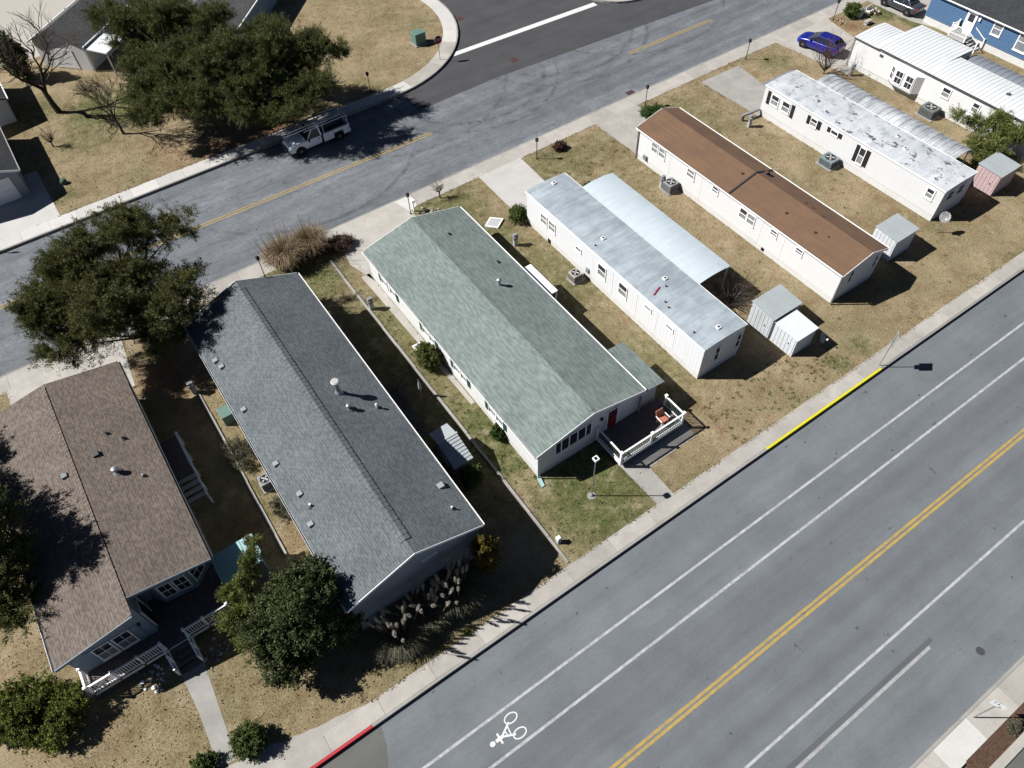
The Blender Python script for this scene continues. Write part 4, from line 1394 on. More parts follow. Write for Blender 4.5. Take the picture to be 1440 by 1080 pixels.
for k in range(n_):
    y0_ = 23.1 + k * (13.2 / n_)
    arched_roof(c3, 30.45, 33.65, y0_ + .002, y0_ + 13.2 / n_ - .002, 2.62, .17, 'cport', 'roof_panel', 10, .035)
q = MB()
for k in range(7):
    y = 23.3 + k * 2.13
    MB().box(33.5, y - .04, -.03, 33.58, y + .04, 2.58).build('post', 'trim', c3)
MB().box(33.48, 23.1, 2.46, 33.62, 36.3, 2.54).build('beam', 'trim', c3)

# brown-roofed single-wide
h4 = thing('mobile_home', 'white single-wide home under a low brown gable roof', 'house', (41.3, 28.5, 0), 'homes on the lots')
rf = gable(h4, 38.98, 43.35, 17.75, 39.25, 3.02, 3.72, 41.5, 'siding', 'brownroof', eave=.16, rake=.18, zs=.5)
z4 = lambda x: roof_z(x, 41.5, 3.72, 38.82 if x < 41.5 else 43.51, 3.02)
m = MB()
for xa, xb in ((38.8, 41.5), (41.5, 43.5)):
    m.hexa([(xa, 28.55, z4(xa) - .01), (xb, 28.55, z4(xb) - .01), (xb, 28.68, z4(xb) - .01), (xa, 28.68, z4(xa) - .01)], [(xa, 28.55, z4(xa) + .08), (xb, 28.55, z4(xb) + .08), (xb, 28.68, z4(xb) + .08), (xa, 28.68, z4(xa) + .08)])
m.build('roof_seam', 'trim_dark', rf)
pipe_vent(rf, 42.2, 28.15, z4(42.2), .2, .12, 'rust', .18)
for x, y in ((40.75, 29.3), (40.15, 24.2), (40.2, 21.5)):
    pipe_vent(rf, x, y, z4(x), .1, .1, 'rust', flash=False)
for x, y in ((41.9, 24.0), (41.95, 23.3), (41.7, 22.2), (40.5, 20.6)):
    pipe_vent(rf, x, y, z4(x), .12, .045, 'rust', flash=False)
for u0, u1, v0, v1 in ((36.85, 37.5, 1.75, 2.6), (35.95, 36.6, 1.75, 2.6), (32.45, 33.2, 1.85, 2.55), (29.8, 30.35, 2.1, 2.6), (23.65, 24.2, 2.05, 2.5), (21.2, 21.75, 2.05, 2.5)):
    window(h4, 'x-', 38.98, u0, u1, v0, v1, fw=.06, glass='glass' if u0 < 30 else 'glass_light')
window(h4, 'x-', 38.98, 25.85, 26.5, 1.6, 2.45, glass='glass_light', fw=.06)
window(h4, 'x-', 38.98, 26.65, 27.3, 1.6, 2.45, glass='glass', fw=.06)
for u in (35.3, 31.6, 25.1, 22.9):
    bx(MB(), 'x-', 38.98, u, u + .04, .6, 2.9, 0, .02).build('wall_batten', 'trim', h4)
window(h4, 'y-', 17.75, 40.0, 40.35, 1.5, 2.6, low='glass')
window(h4, 'y-', 17.75, 42.6, 42.95, 1.5, 2.6, low='glass')
for yy in (17.62, 39.2):
    MB().box(38.86, yy, .05, 38.95, yy + .07, 2.95).build('downspout', 'galv', h4)
bx(MB(), 'x-', 39.02, 24.3, 24.6, .1, .4, 0, .03).build('crawl_vent', 'black', h4)
bx(MB(), 'x-', 38.98, 37.9, 38.3, .5, .9, 0, .15).build('hose_reel', 'ac_blue', h4)

# white home with black shutters and peeling roof
h5 = thing('mobile_home', 'white single-wide home with black shutters and peeling white roof', 'house', (54, 28, 0), 'homes on the lots')
rf = single(h5, 52.08, 55.85, 19.05, 37.4, 2.98, 'siding_cream', 'peelroof', rise=.1)
for u0, u1, v0, v1, sh in ((35.7, 36.45, 1.62, 2.5, 0), (34.45, 35.2, 1.62, 2.5, 0), (31.4, 32.0, 1.85, 2.5, 1), (26.28, 26.78, 1.1, 2.5, 1)):
    window(h5, 'x-', 52.08, u0, u1, v0, v1, shutter='shutter_black' if sh else None, sw=.36, fw=.06)
for a in (36.65, 33.9):
    bx(MB(), 'x-', 52.08, a, a + .34, 1.4, 2.62, 0, .035).build('shutter', 'shutter_black', h5)
window(h5, 'x-', 52.08, 29.2, 29.85, 2.2, 2.5, shutter='shutter_black', split=False, sw=.36, fw=.06)
window(h5, 'x-', 52.08, 19.8, 20.35, 1.75, 2.5, fw=.1)
window(h5, 'y-', 19.05, 52.7, 53.5, 1.75, 2.5, low='glass')
window(h5, 'y-', 19.05, 54.0, 54.8, 1.75, 2.5, low='glass')
zr5 = 3.06
roof_hatch(rf, 54.75, 25.6, zr5, .14, 'whitemetal', 'rust')
roof_hatch(rf, 53.85, 24.2, zr5, .16, 'trim', 'trim_dark')
MB().box(52.4, 37.5, 2.6, 55.9, 38.0, 2.72).build('front_lip', 'cport3', h5)
c5 = thing('carport', 'stained arched metal carport joined to the home with black shutters', 'carport', (57.2, 28.2, 0), 'arched carports')
n_ = 26
for k in range(n_):
    y0_ = 21.2 + k * (14.2 / n_)
    arched_roof(c5, 55.95, 58.75, y0_ + .006, y0_ + 14.2 / n_ - .006, 2.52, .34, 'cport2', 'roof_panel', 10, .04, rib=.025)
for k in range(7):
    y = 21.4 + k * 2.3
    MB().box(58.55, y - .04, -.03, 58.63, y + .04, 2.47).build('post', 'trim', c5)
MB().box(58.52, 21.2, 2.36, 58.68, 35.4, 2.44).build('beam', 'trim', c5)

# white home with ribbed white roof and bay window
h6 = thing('mobile_home', 'bright white home with ribbed white metal roof and bay window', 'house', (67, 28, 0), 'homes on the lots')
MB().box(64.9, 15, .5, 69.0, 38.1, 2.86).build('wall', 'siding', h6)
q = MB()
q.box(64.93, 15.03, -.05, 64.98, 38.07, .5)
q.box(64.98, 38.02, -.05, 69.0, 38.07, .5)
q.build('skirting', 'skirt', h6)
y = 35.35
while y < 38.2:
    arched_roof(h6, 64.75, 69.1, y + .005, y + .355, 2.84, .12, 'whitemetal', 'roof_panel', 8, .05, rib=.022)
    y += .36
y = 15.0
k = 0
while y < 35.3:
    xr = 71.2 if y > 29.9 else 69.1
    arched_roof(h6, 64.7, xr, y + .006, y + .40, 2.98, .13, 'whitemetal', 'roof_panel', 8, .07, rib=.022)
    y += .405
MB().box(69.0, 30.0, .3, 71.0, 35.2, 2.9).build('addition', 'siding', h6)
q = MB()
q.box(64.70, 15, 2.84, 64.73, 35.25, 2.97)
q.build('fascia', 'gutter_grey', h6)
MB().box(64.72, 35.35, 2.76, 64.75, 38.2, 2.85).build('fascia', 'gutter_grey', h6)
MB().box(64.8, 38.12, .1, 64.88, 38.2, 2.8).build('downspout', 'grey', h6)
m = MB()
bayp = [(64.92, 33.55), (64.4, 32.85), (64.4, 30.75), (64.92, 30.2)]
m.slab(bayp, .75, 2.35)
m.build('bay', 'siding', h6)
skew_window(h6, 64.4, 32.0 + .75, 64.4, 31.95, .95, 2.2)
skew_window(h6, 64.4, 31.65, 64.4, 30.85, .95, 2.2)
skew_window(h6, 64.83, 33.45, 64.47, 32.93, .95, 2.2)
MB().slab([(64.95, 33.6), (64.33, 32.9), (64.33, 30.7), (64.95, 30.15)], .68, .75).build('bay_sill', 'grey', h6)
for yy in (31.2, 32.5):
    m = MB()
    m.hexa([(64.86, yy, .35), (64.9, yy, .35), (64.9, yy + .06, .35), (64.86, yy + .06, .35)], [(64.45, yy, .675), (64.9, yy, .675), (64.9, yy + .06, .675), (64.45, yy + .06, .675)])
    m.build('bay_bracket', 'darkgrey', h6)
window(h6, 'x-', 64.9, 27.55, 28.25, 1.65, 2.4)
window(h6, 'x-', 64.9, 24.7, 25.25, 1.65, 2.4)
window(h6, 'x-', 64.9, 21.2, 21.8, 1.65, 2.4)
bx(MB(), 'x-', 64.9, 34.8, 35.2, 2.2, 2.42, 0, .03).build('vent_louvre', 'darkgrey', h6)
pipe_vent(h6, 66.9, 23.8, 3.2, .2, .06, 'lightgrey')
pipe_vent(h6, 68.3, 22.6, 3.15, .3, .07, 'galv', .14)
c6 = thing('carport', 'blue-grey arched metal carport beside the home with ribbed white roof', 'carport', (70.7, 24, 0), 'arched carports')
for k in range(24):
    y0_ = 16.0 + k * .575
    arched_roof(c6, 69.2, 72.0, y0_ + .005, y0_ + .57, 2.3, .25, 'cport3', 'roof_panel', 8, .035, rib=.03)
for k in range(6):
    MB().box(71.8, 16.3 + k * 2.6, -.03, 71.88, 16.38 + k * 2.6, 2.32).build('post', 'trim', c6)

# blue board-sided home at the far right
h7 = thing('mobile_home', 'blue board-sided home with white trim and charcoal roof', 'house', (81, 28, 0), 'homes on the lots')
gable(h7, 77.5, 85.3, 16, 38.9, 3.1, 4.4, 81.4, 'board_blue', 'sh_dark', eave=.3, rake=.2, zs=.75)
z = .75
first = None
while z < 2.98:
    m = MB()
    m.hexa([(77.43, 16.0, z), (77.51, 16.0, z), (77.51, 38.9, z), (77.43, 38.9, z)], [(77.485, 16.0, z + .19), (77.51, 16.0, z + .19), (77.51, 38.9, z + .19), (77.485, 38.9, z + .19)])
    m.build('siding_board', 'board_blue', h7)
    z += .205
door(h7, 'x-', 77.45, 33.8, 34.7, .8, 2.85, 'trim', 'trim', (1.1, 1.8))
window(h7, 'x-', 77.45, 31.05, 31.85, 1.75, 2.8, fw=.1, glass='glass_light')
window(h7, 'x-', 77.45, 28.2, 29.2, 1.35, 2.85, fw=.12, glass='glass_light')
window(h7, 'x-', 77.45, 24.2, 25.2, 1.35, 2.85, fw=.12, glass='glass_light')
bx(MB(), 'x-', 77.45, 33.3, 33.5, 2.3, 2.6, 0, .15).build('porch_light', 'trim', h7)
bx(MB(), 'x-', 77.45, 35.0, 35.12, 2.75, 3.0, 0, .12).build('downspout', 'trim', h7)
sp = thing('entry_stairs', 'white railed entry stairs before the blue board-sided home', 'stairs', (76.7, 34, 0))
MB().box(76.2, 33.4, .45, 77.4, 35.2, .75).build('platform', 'lightgrey', sp)
deck_boards(sp, 76.2, 77.4, 33.4, 35.2, .79, 'lightgrey', 'y')
railing(sp, [(77.3, 35.15), (76.22, 35.15), (76.22, 33.4)], .79, .9, 'trim', 'trim', .13)
for k in range(4):
    MB().box(76.25, 33.08 - k * .3, .6 - k * .17, 77.35, 33.38 - k * .3, .64 - k * .17).build('step', 'lightgrey', sp)
for x in (76.2, 77.36):
    m = MB()
    m.hexa([(x - .04, 33.4, 1.64), (x + .04, 33.4, 1.64), (x + .04, 32.1, .95), (x - .04, 32.1, .95)], [(x - .04, 33.4, 1.7), (x + .04, 33.4, 1.7), (x + .04, 32.1, 1.01), (x - .04, 32.1, 1.01)])
    m.build('stair_rail', 'trim', sp)
    MB().box(x - .05, 32.05, -.03, x + .05, 32.15, 1.1).build('post', 'trim', sp)

# ------------------------------------------------------------------ sheds
def flat_shed(label, x0, x1, y0, y1, h0_, h1_, wall, roof, door_face='x-', ribs=True, ov=.08, group='garden sheds'):
    """flat roof falling along y"""
    o = thing('shed', label, 'shed', ((x0 + x1) / 2, (y0 + y1) / 2, 0), group)
    m = MB()
    m.hexa([(x0, y0, -.03), (x1, y0, -.03), (x1, y1, -.03), (x0, y1, -.03)], [(x0, y0, h0_), (x1, y0, h0_), (x1, y1, h1_), (x0, y1, h1_)])
    m.build('wall', wall, o)
    n = max(3, int((x1 - x0) / .42))
    for k in range(n):
        xa = x0 - ov + (x1 - x0 + 2 * ov) * k / n
        xb = x0 - ov + (x1 - x0 + 2 * ov) * (k + 1) / n - .005
        m = MB()
        m.hexa([(xa, y0 - ov, h0_ + .01), (xb, y0 - ov, h0_ + .01), (xb, y1 + ov, h1_ + .01), (xa, y1 + ov, h1_ + .01)], [(xa, y0 - ov, h0_ + .05), (xb, y0 - ov, h0_ + .05), (xb, y1 + ov, h1_ + .05), (xa, y1 + ov, h1_ + .05)])
        m.build('roof_panel', roof, o)
    if ribs:
        u = y0 + .1
        while u < y1 - .25:
            bx(MB(), 'x-', x0, u, u + .27, .05, min(h0_, h1_) - .05, 0, .025).build('wall_panel', wall, o)
            u += .31
    bx(MB(), 'x-', x0 - .025, y0 + .5, y0 + .56, .9, 1.05, 0, .03).build('door_handle', 'trim_dark', o)
    return o


M['shedwhite'] = plain('shed_white_paint', (0.70, 0.72, 0.74), 0.6, var=.12)
M['shedstain'] = mat_siding('stained_shed_panel', (0.62, 0.64, 0.65), 0.3, 'y', dirt=0.8)
flat_shed('grey-roofed metal shed with streaked white panels beside the bare shrub', 32.85, 35.5, 18.05, 20.0, 1.98, 2.1, 'shedstain', 'shedroof')
flat_shed('small white metal shed with white roof standing against a grey-roofed shed', 32.95, 34.85, 15.95, 17.85, 1.72, 1.8, 'shedwhite', 'whitemetal')
flat_shed('white metal shed with grey roof beside the brown-roofed home', 45.75, 48.1, 18.1, 20.0, 2.0, 2.1, 'shedwhite', 'shedroof')
o = flat_shed('pale pink metal shed with grey roof under the juniper', 58.45, 60.9, 18.1, 20.1, 1.9, 2.0, 'pink', 'shedroof')

# ------------------------------------------------------------------ houses over the back street
def rot_house(label, cx, cy, ang, L, W, ze, zr, wall, roof, name='house'):
    o = thing(name, label, 'house', (cx, cy, 0), 'houses beyond the back street')
    MB().prism_y([(cx - W / 2, -.05), (cx + W / 2, -.05), (cx + W / 2, ze - .04), (cx, zr - .1), (cx - W / 2, ze - .04)], cy - L / 2, cy + L / 2).build('wall', wall, o)
    q = MB()
    e = .3
    ze2 = ze - (zr - ze) * e / (W / 2)
    q.prism_y([(cx - W / 2 - e, ze2), (cx - W / 2 - e, ze2 - .1), (cx, zr - .1), (cx + W / 2 + e, ze2 - .1), (cx + W / 2 + e, ze2), (cx, zr)], cy - L / 2 - .3, cy + L / 2 + .3)
    rf = q.build('roof', roof, o)
    q = MB()
    for s_ in (-1, 1):
        x = cx + s_ * (W / 2 + e + .06)
        q.box(x - .05, cy - L / 2 - .3, ze2 - .14, x + .05, cy + L / 2 + .3, ze2 - .02)
    q.build('gutter', 'trim', rf)
    o.rotation_euler.z = ang
    return o, rf


o, rf = rot_house('grey-roofed house half hidden behind bare trees and pines', 7.9, 90.6, R(-47.5), 15, 5.6, 2.9, 4.3, 'siding', 'sh_grey')
bx(MB(), 'y-', 90.6 - 7.5, 6.6, 9.2, .1, 2.1, 0, .04).build('garage_door', 'trim', o)
box_vent(rf, 6.6, 88, 3.7, 'lightgrey', .25)
# white lean-to carport in front of it
cp = thing('carport', 'white flat carport on slim posts behind the bare trees', 'carport', (6.2, 82.8, 0), None)
MB().hexa([(4.2, 83.3, 2.4), (5.9, 80.8, 2.4), (8.4, 83.0, 2.4), (6.7, 85.2, 2.4)], [(4.2, 83.3, 2.5), (5.9, 80.8, 2.5), (8.4, 83.0, 2.5), (6.7, 85.2, 2.5)]).build('roof', 'whitemetal', cp)
for x, y in ((4.4, 83.2), (5.95, 81.05), (8.1, 83.0), (6.6, 84.9)):
    MB().box(x - .06, y - .06, -.03, x + .06, y + .06, 2.4).build('post', 'trim', cp)
o, rf = rot_house('house with pale roof and blue-grey walls behind the tall pines', 19.3, 84.8, R(-42), 15, 8.4, 2.9, 4.4, 'siding_blue', 'sh_grey')
bx(MB(), 'y-', 84.8 - 7.5, 17.5, 18.5, .9, 2.1, 0, .05).build('window', 'trim', o)
hw = thing('house', 'grey-roofed house with white garage door and wide pale driveway', 'house', (-10, 72, 0), 'houses beyond the back street')
rf = gable(hw, -14.2, -5.85, 66.6, 76.5, 2.6, 4.2, -10.0, 'siding_grey', 'sh_dark', eave=.25, rake=.25, zs=.1, skirt='skirt_g', skirtx='skirt_g')
gd = bx(MB(), 'y-', 66.6, -11.2, -6.6, .05, 2.2, 0, .05).build('garage_door', 'trim', hw)
for k in range(4):
    bx(MB(), 'y-', 66.55, -11.1, -6.7, .12 + k * .53, .58 + k * .53, 0, .02).build('panel', 'trim', gd)
o, rf = rot_house('low dark-roofed house at the end of the left lawn', -8.8, 82.5, 0.0, 7, 9, 2.5, 3.6, 'siding', 'sh_dark')

# ------------------------------------------------------------------ street furniture and yard things
def lantern_post(label, x, y, h=1.75):
    o = thing('lantern_post', label, 'lamp post', (x, y, 0), 'black lantern posts along the back street')
    MB().lathe((x, y, -.03), [(.07, 0), (.07, .12), (.035, .16), (.032, h)], 10).build('pole', 'black', o)
    l_ = MB().lathe((x, y, h), [(.05, 0), (.12, .04), (.14, .24), (.13, .26)], 6).build('lantern', 'glass', o)
    MB().lathe((x, y, h + .26), [(.18, 0), (.1, .09), (.02, .17)], 6).build('lantern_cap', 'black', l_)
    m = MB()
    for k in range(6):
        a = k * math.pi / 3
        m.tube((x + .12 * math.cos(a), y + .12 * math.sin(a), h + .03), (x + .145 * math.cos(a), y + .145 * math.sin(a), h + .27), .012, .012, 4)
    m.build('lantern_bars', 'black', l_)
    return o


lp = lantern_post('black lantern post at the tall dry grass clump by slate-roofed home', 6.6, 45.0)
for x, y, lab in ((19.35, 44.6, 'black lantern post in the small bed at driveway of green-roofed home'), (31.95, 44.3, 'black lantern post near reddish shrub before pale arched carport'), (44.75, 44.7, 'black lantern post beside ground cover before the brown-roofed home'),
                  (57.9, 44.75, 'black lantern post on dry lawn between grey driveway and blue car'), (70.6, 44.7, 'black lantern post by the garden ornaments and bushy shrub'), (25.2, 62.5, 'black lantern post across the back street in pine shade')):
    copy_thing(lp, (x, y, 0), lab)
# tall lawn lamp
o = thing('yard_lamp', 'tall thin grey lamp post with square white head on lawn', 'lamp post', (15.2, 15.5, 0))
MB().lathe((15.2, 15.5, -.03), [(.1, .0), (.1, .09), (.08, .2), (.035, .24), (.03, 4.25)], 16).build('pole', 'galv', o)
MB().lathe((15.2, 15.5, -.03), [(.27, 0), (.27, .05), (.2, .06)], 16).build('footing', 'concrete_old', o)
h_ = MB()
for a in ((-.15, -.15, .15, -.105), (-.15, .105, .15, .15), (-.15, -.105, -.105, .105), (.105, -.105, .15, .105)):
    h_.box(15.2 + a[0], 15.5 + a[1], 4.25, 15.2 + a[2], 15.5 + a[3], 4.4)
h_ = h_.build('lamp_head', 'trim', o)
MB().box(15.1, 15.4, 4.24, 15.3, 15.6, 4.34).build('solar_panel', 'black', h_)

# signs
def post_sign(name, label, x, y, h, rz, face_mat, w_, hh, back='sign_back', z=0, octo=False):
    o = thing(name, label, 'sign', (x, y, z))
    MB().box(x - .025, y - .02, z - .03, x + .025, y + .02, z + h).build('post', 'galv', o)
    m = MB()
    if octo:
        m2 = MB()
        r = w_ / 2
        pts = [(r * math.cos(R(22.5 + 45 * k)) / math.cos(R(22.5)), r * math.sin(R(22.5 + 45 * k)) / math.cos(R(22.5))) for k in range(8)]
        m.prism_y([(x + a, z + h - r + b) for a, b in pts], y - .035, y - .022)
        m2.prism_y([(x + a * 1.06, z + h - r + b * 1.06) for a, b in pts], y - .026, y - .02)
        m2.build('sign_border', 'sign_white', o)
    else:
        m.box(x - w_ / 2, y - .035, z + h - hh, x + w_ / 2, y - .022, z + h)
        MB().box(x - w_ / 2, y - .0215, z + h - hh, x + w_ / 2, y - .018, z + h).build('sign_back', back, o)
    s_ = m.build('sign_plate', face_mat, o)
    o.rotation_euler.z = rz
    return o, s_


def lettering(parent, text, x, y, z, size, mat, rx=R(90)):
    c = bpy.data.curves.new('lettering', 'FONT')
    c.body = text
    c.size = size
    c.align_x = 'CENTER'
    c.align_y = 'CENTER'
    c.extrude = .002
    t = bpy.data.objects.new('lettering_tmp', c)
    COL.objects.link(t)
    bpy.context.view_layer.update()
    dg = bpy.context.evaluated_depsgraph_get()
    me = bpy.data.meshes.new_from_object(t.evaluated_get(dg))
    bpy.data.objects.remove(t)
    me.name = 'lettering'
    me.materials.clear()
    me.materials.append(M[mat])
    ob = bpy.data.objects.new('lettering', me)
    COL.objects.link(ob)
    ob.parent = parent
    og = ORG[parent.name]
    ob.location = (x - og[0], y - og[1], z - og[2])
    ob.rotation_euler = (rx, 0, 0)
    return ob


o, s_ = post_sign('stop_sign', 'red octagonal stop sign on thin post by the curved walk', 33.7, 63.5, 2.45, R(-6), 'sign_red', .78, .78, octo=True)
lettering(s_, 'STOP', 33.7, 63.462, 2.06, .3, 'sign_white')
# two-plate sign at the end of the yellow kerb, seen from behind
o = thing('street_sign', 'grey-backed two-plate street sign at the end of the yellow kerb', 'sign', (37.2, 11.95, 0))
MB().box(37.175, 11.93, -.03, 37.225, 11.97, 3.2).build('post', 'galv', o)
for z0_, z1_, ww in ((2.35, 3.2, .34), (2.05, 2.33, .2)):
    p_ = MB().box(37.2 - ww, 11.90, z0_, 37.2 + ww, 11.915, z1_).build('sign_plate', 'sign_back', o)
    MB().box(37.2 - ww, 11.893, z0_, 37.2 + ww, 11.898, z1_).build('sign_face', 'sign_white', p_)
o.rotation_euler.z = R(35)
# white parking sign on the south walk
o, s_ = post_sign('parking_sign', 'small white sign with dark marks on thin post by the mulch bed', 22.9, -5.25, 2.75, R(-72), 'sign_white', .62, .46, z=-.01)
m = MB()
for a in ((-.22, .16, .1, .06), (-.06, .1, .07, .09), (.04, .02, .06, .05), (.1, -.1, .1, .05), (.02, -.16, .12, .04), (-.2, .02, .05, .04)):
    m.box(22.9 + a[0], -5.25 - .038, 2.5 + a[1] - .02, 22.9 + a[0] + a[2], -5.25 - .035, 2.5 + a[1] + a[3] - .02)
m.build('sign_marks', 'black', s_)
# small sign shadow caster at left edge walk
o, s_ = post_sign('street_sign', 'small blank street sign on the far pale walk by wide driveway', -10.6, 61.3, 2.2, R(170), 'sign_white', .45, .6)


def pedestal(label, x, y, twin=True, mat='grey', h=1.15):
    o = thing('utility_pedestal', label, 'utility box', (x, y, 0), 'utility pedestals beside the homes')
    MB().box(x - .17, y - .11, -.03, x + .17, y + .11, .62).build('base', 'lightgrey', o, bevel=.02)
    MB().box(x - .2, y - .13, .62, x + .2, y + .13, h).build('cabinet', mat, o, bevel=.03)
    n = 2 if twin else 1
    for k in range(n):
        dx = (-.1 + k * .2) if twin else 0
        MB().lathe((x + dx, y - .13, h - .2), [(.08, 0), (.08, -.06), (.06, -.1)], 12, 'y').build('meter_dial', 'glass_light', o)
    return o


pd = pedestal('twin-meter grey utility pedestal between green-roofed and pale-carport homes', 24.15, 36.4)
for x, y, lab in ((38.05, 34.9, 'twin-meter grey utility pedestal beside air conditioner of brown-roofed home'), (50.0, 36.6, 'twin-meter grey utility pedestal at front corner of black-shuttered home'), (63.7, 36.7, 'twin-meter grey utility pedestal at front corner of ribbed-roof home'),
                  (11.7, 37.1, 'twin-meter utility pedestal standing on the lot edging by green-roofed home'), (-1.8, 37.4, 'twin-meter utility pedestal at the end of the left lot edging')):
    copy_thing(pd, (x, y, 0), lab)
m = thing('junction_box', 'small white junction box at the lot edging by the wide road', 'utility box', (11.75, 14.25, 0))
MB().box(11.63, 14.13, -.03, 11.87, 14.37, .55).build('cabinet', 'lightgrey', m, bevel=.02)
MB().hexa([(11.6, 14.1, .55), (11.9, 14.1, .55), (11.9, 14.4, .55), (11.6, 14.4, .55)], [(11.65, 14.15, .64), (11.85, 14.15, .64), (11.85, 14.35, .64), (11.65, 14.35, .64)]).build('lid', 'trim', m)
# grey beam post at the black-shuttered home
o = thing('tongue_beam', 'grey steel hitch beam sticking out of the black-shuttered home', 'beam', (50.9, 37.6, 0))
MB().hexa([(50.0, 37.75, .5), (50.0, 37.5, .5), (52.0, 37.3, .5), (52.0, 37.55, .5)], [(50.0, 37.75, .65), (50.0, 37.5, .65), (52.0, 37.3, .65), (52.0, 37.55, .65)]).build('beam', 'grey', o)
MB().box(50.1, 37.5, -.03, 50.25, 37.7, .5).build('jack', 'darkgrey', o)

ac_unit('grey round-fan air conditioner in the shade of slate-roofed home', -.62, 27.75, 'ac_grey', .75, .8, .8)
ac_unit('beige air conditioner with dark fan beside pale-carport home', 25.6, 30.6, 'ac_beige', .8, .8, .75)
ac_unit('grey package air conditioner against the brown-roofed home', 38.35, 34.2, 'ac_grey', 1.0, .95, .85)
ac_unit('mottled blue-grey package air conditioner against the black-shuttered home', 51.35, 28.7, 'ac_blue', 1.1, 1.3, .75)
ac_unit('large grey-green package air conditioner against the ribbed-roof home', 64.0, 28.2, 'ac_green', 1.2, 1.4, .85)

# utility cabinets
o = thing('transformer_box', 'pale green transformer box on dry grass near the stop sign', 'utility box', (33.6, 67.6, 0))
MB().box(32.9, 66.9, -.03, 34.3, 68.2, .1).build('pad', 'concrete_old', o)
MB().box(33.0, 67.0, .1, 34.2, 68.1, 1.25).build('cabinet', 'green_metal', o, bevel=.04)
m = MB()
m.box(33.05, 66.985, .2, 33.58, 66.999, 1.15)
m.box(33.62, 66.985, .2, 34.15, 66.999, 1.15)
m.build('door', 'green_metal', o)
o = thing('transformer_box', 'green utility box half under the eave of slate-roofed home', 'utility box', (-.75, 33.9, 0))
MB().box(-1.1, 33.5, -.03, -.35, 34.4, .85).build('cabinet', 'green_metal', o, bevel=.03)
MB().box(-1.13, 33.47, .85, -.32, 34.43, .92).build('lid', 'green_metal', o, bevel=.02)
o = thing('cable_dome', 'small green utility dome on grass by the wide driveway', 'utility box', (-3.1, 66.4, 0))
MB().lathe((-3.1, 66.4, -.02), [(.28, 0), (.28, .3), (.2, .42), (.06, .46)], 14).build('dome', 'green_dark', o)
MB().lathe((-3.1, 66.4, -.02), [(.32, 0), (.32, .05)], 14).build('base', 'darkgrey', o)

# white board, satellite dishes, tubs
o = thing('panel_board', 'flat white-framed board lying on grass beside green-roofed home', 'board', (24.2, 39.5, 0))
MB().hexa([(23.35, 39.6, .0), (24.1, 38.8, .0), (25.1, 39.45, .0), (24.3, 40.25, .0)], [(23.35, 39.6, .14), (24.1, 38.8, .14), (25.1, 39.45, .14), (24.3, 40.25, .14)]).build('frame', 'trim', o)
MB().hexa([(23.5, 39.6, .139), (24.1, 38.95, .139), (24.95, 39.47, .139), (24.3, 40.1, .139)], [(23.5, 39.6, .15), (24.1, 38.95, .15), (24.95, 39.47, .15), (24.3, 40.1, .15)]).build('panel', 'lightgrey', o)


def dish(label, x, y, h, rad, aim):
    o = thing('satellite_dish', label, 'satellite dish', (x, y, 0), 'satellite dishes')
    MB().tube((x, y, -.03), (x, y, h), .03, .03, 8).build('mast', 'galv', o)
    m = MB()
    n = 18
    ax = Vector(aim).normalized()
    u = ax.orthogonal().normalized()
    w_ = ax.cross(u)
    c = Vector((x, y, h))
    rows = []
    for j in range(5):
        r = rad * j / 4
        dpt = .18 * (r / rad) ** 2 * rad
        rows.append([tuple(c + ax * dpt + (u * math.cos(2 * math.pi * k / n) + w_ * math.sin(2 * math.pi * k / n)) * r) for k in range(n)])
    for j in range(4):
        for k in range(n):
            if j == 0:
                m.poly([rows[0][0], rows[1][k], rows[1][(k + 1) % n]])
            else:
                m.poly([rows[j][k], rows[j + 1][k], rows[j + 1][(k + 1) % n], rows[j][(k + 1) % n]])
    d_ = m.build('reflector', 'lightgrey', o, smooth=True)
    sm = d_.modifiers.new('thickness', 'SOLIDIFY')
    sm.thickness = .015
    e = c + ax * rad * 1.1 - Vector((0, 0, rad * .5))
    MB().tube(tuple(c - Vector((0, 0, rad * .8)) + ax * .1), tuple(e), .015, .015, 6).build('feed_arm', 'galv', o)
    MB().box(e.x - .05, e.y - .05, e.z - .05, e.x + .05, e.y + .05, e.z + .05).build('receiver', 'trim', o)
    return o


dish('round satellite dish on a mast in dry grass by black-shuttered home', 51.4, 17.95, 1.55, .42, (-.5, -.5, .55))
dish('satellite dish in the shade behind the small white shed', 35.25, 15.55, .85, .4, (.3, -.8, .5))
o = thing('plastic_tub', 'white plastic tub leaning beside the golden shrub at green-roofed home', 'tub', (12.55, 31.5, 0))
MB().hexa([(12.3, 31.2, 0), (12.75, 31.2, 0), (12.75, 31.9, 0), (12.3, 31.9, 0)], [(12.2, 31.1, .3), (12.85, 31.1, .3), (12.85, 32.0, .3), (12.2, 32.0, .3)]).build('shell', 'trim', o)
MB().box(12.3, 31.2, .29, 12.75, 31.9, .31).build('lining', 'grey', o)
o = thing('clothes_post', 'thin white patio umbrella pole standing in shade by slate-roofed home', 'pole', (10.6, 28.0, 0))
MB().tube((10.6, 28.0, -.03), (10.6, 28.0, 1.9), .02, .02, 8).build('pole', 'lightgrey', o)
MB().lathe((10.6, 28.0, .7), [(.05, 0), (.12, .2), (.09, .7), (.03, 1.0)], 8).build('folded_canopy', 'lightgrey', o)
o = thing('stepping_board', 'white wooden board and block on grass beside the porch corner', 'board', (-13.6, 21.9, 0))
MB().box(-13.8, 21.75, .0, -13.4, 22.15, .09).build('board', 'trim', o)
MB().box(-13.75, 21.4, .0, -13.1, 21.7, .06).build('plank', 'stone', o)
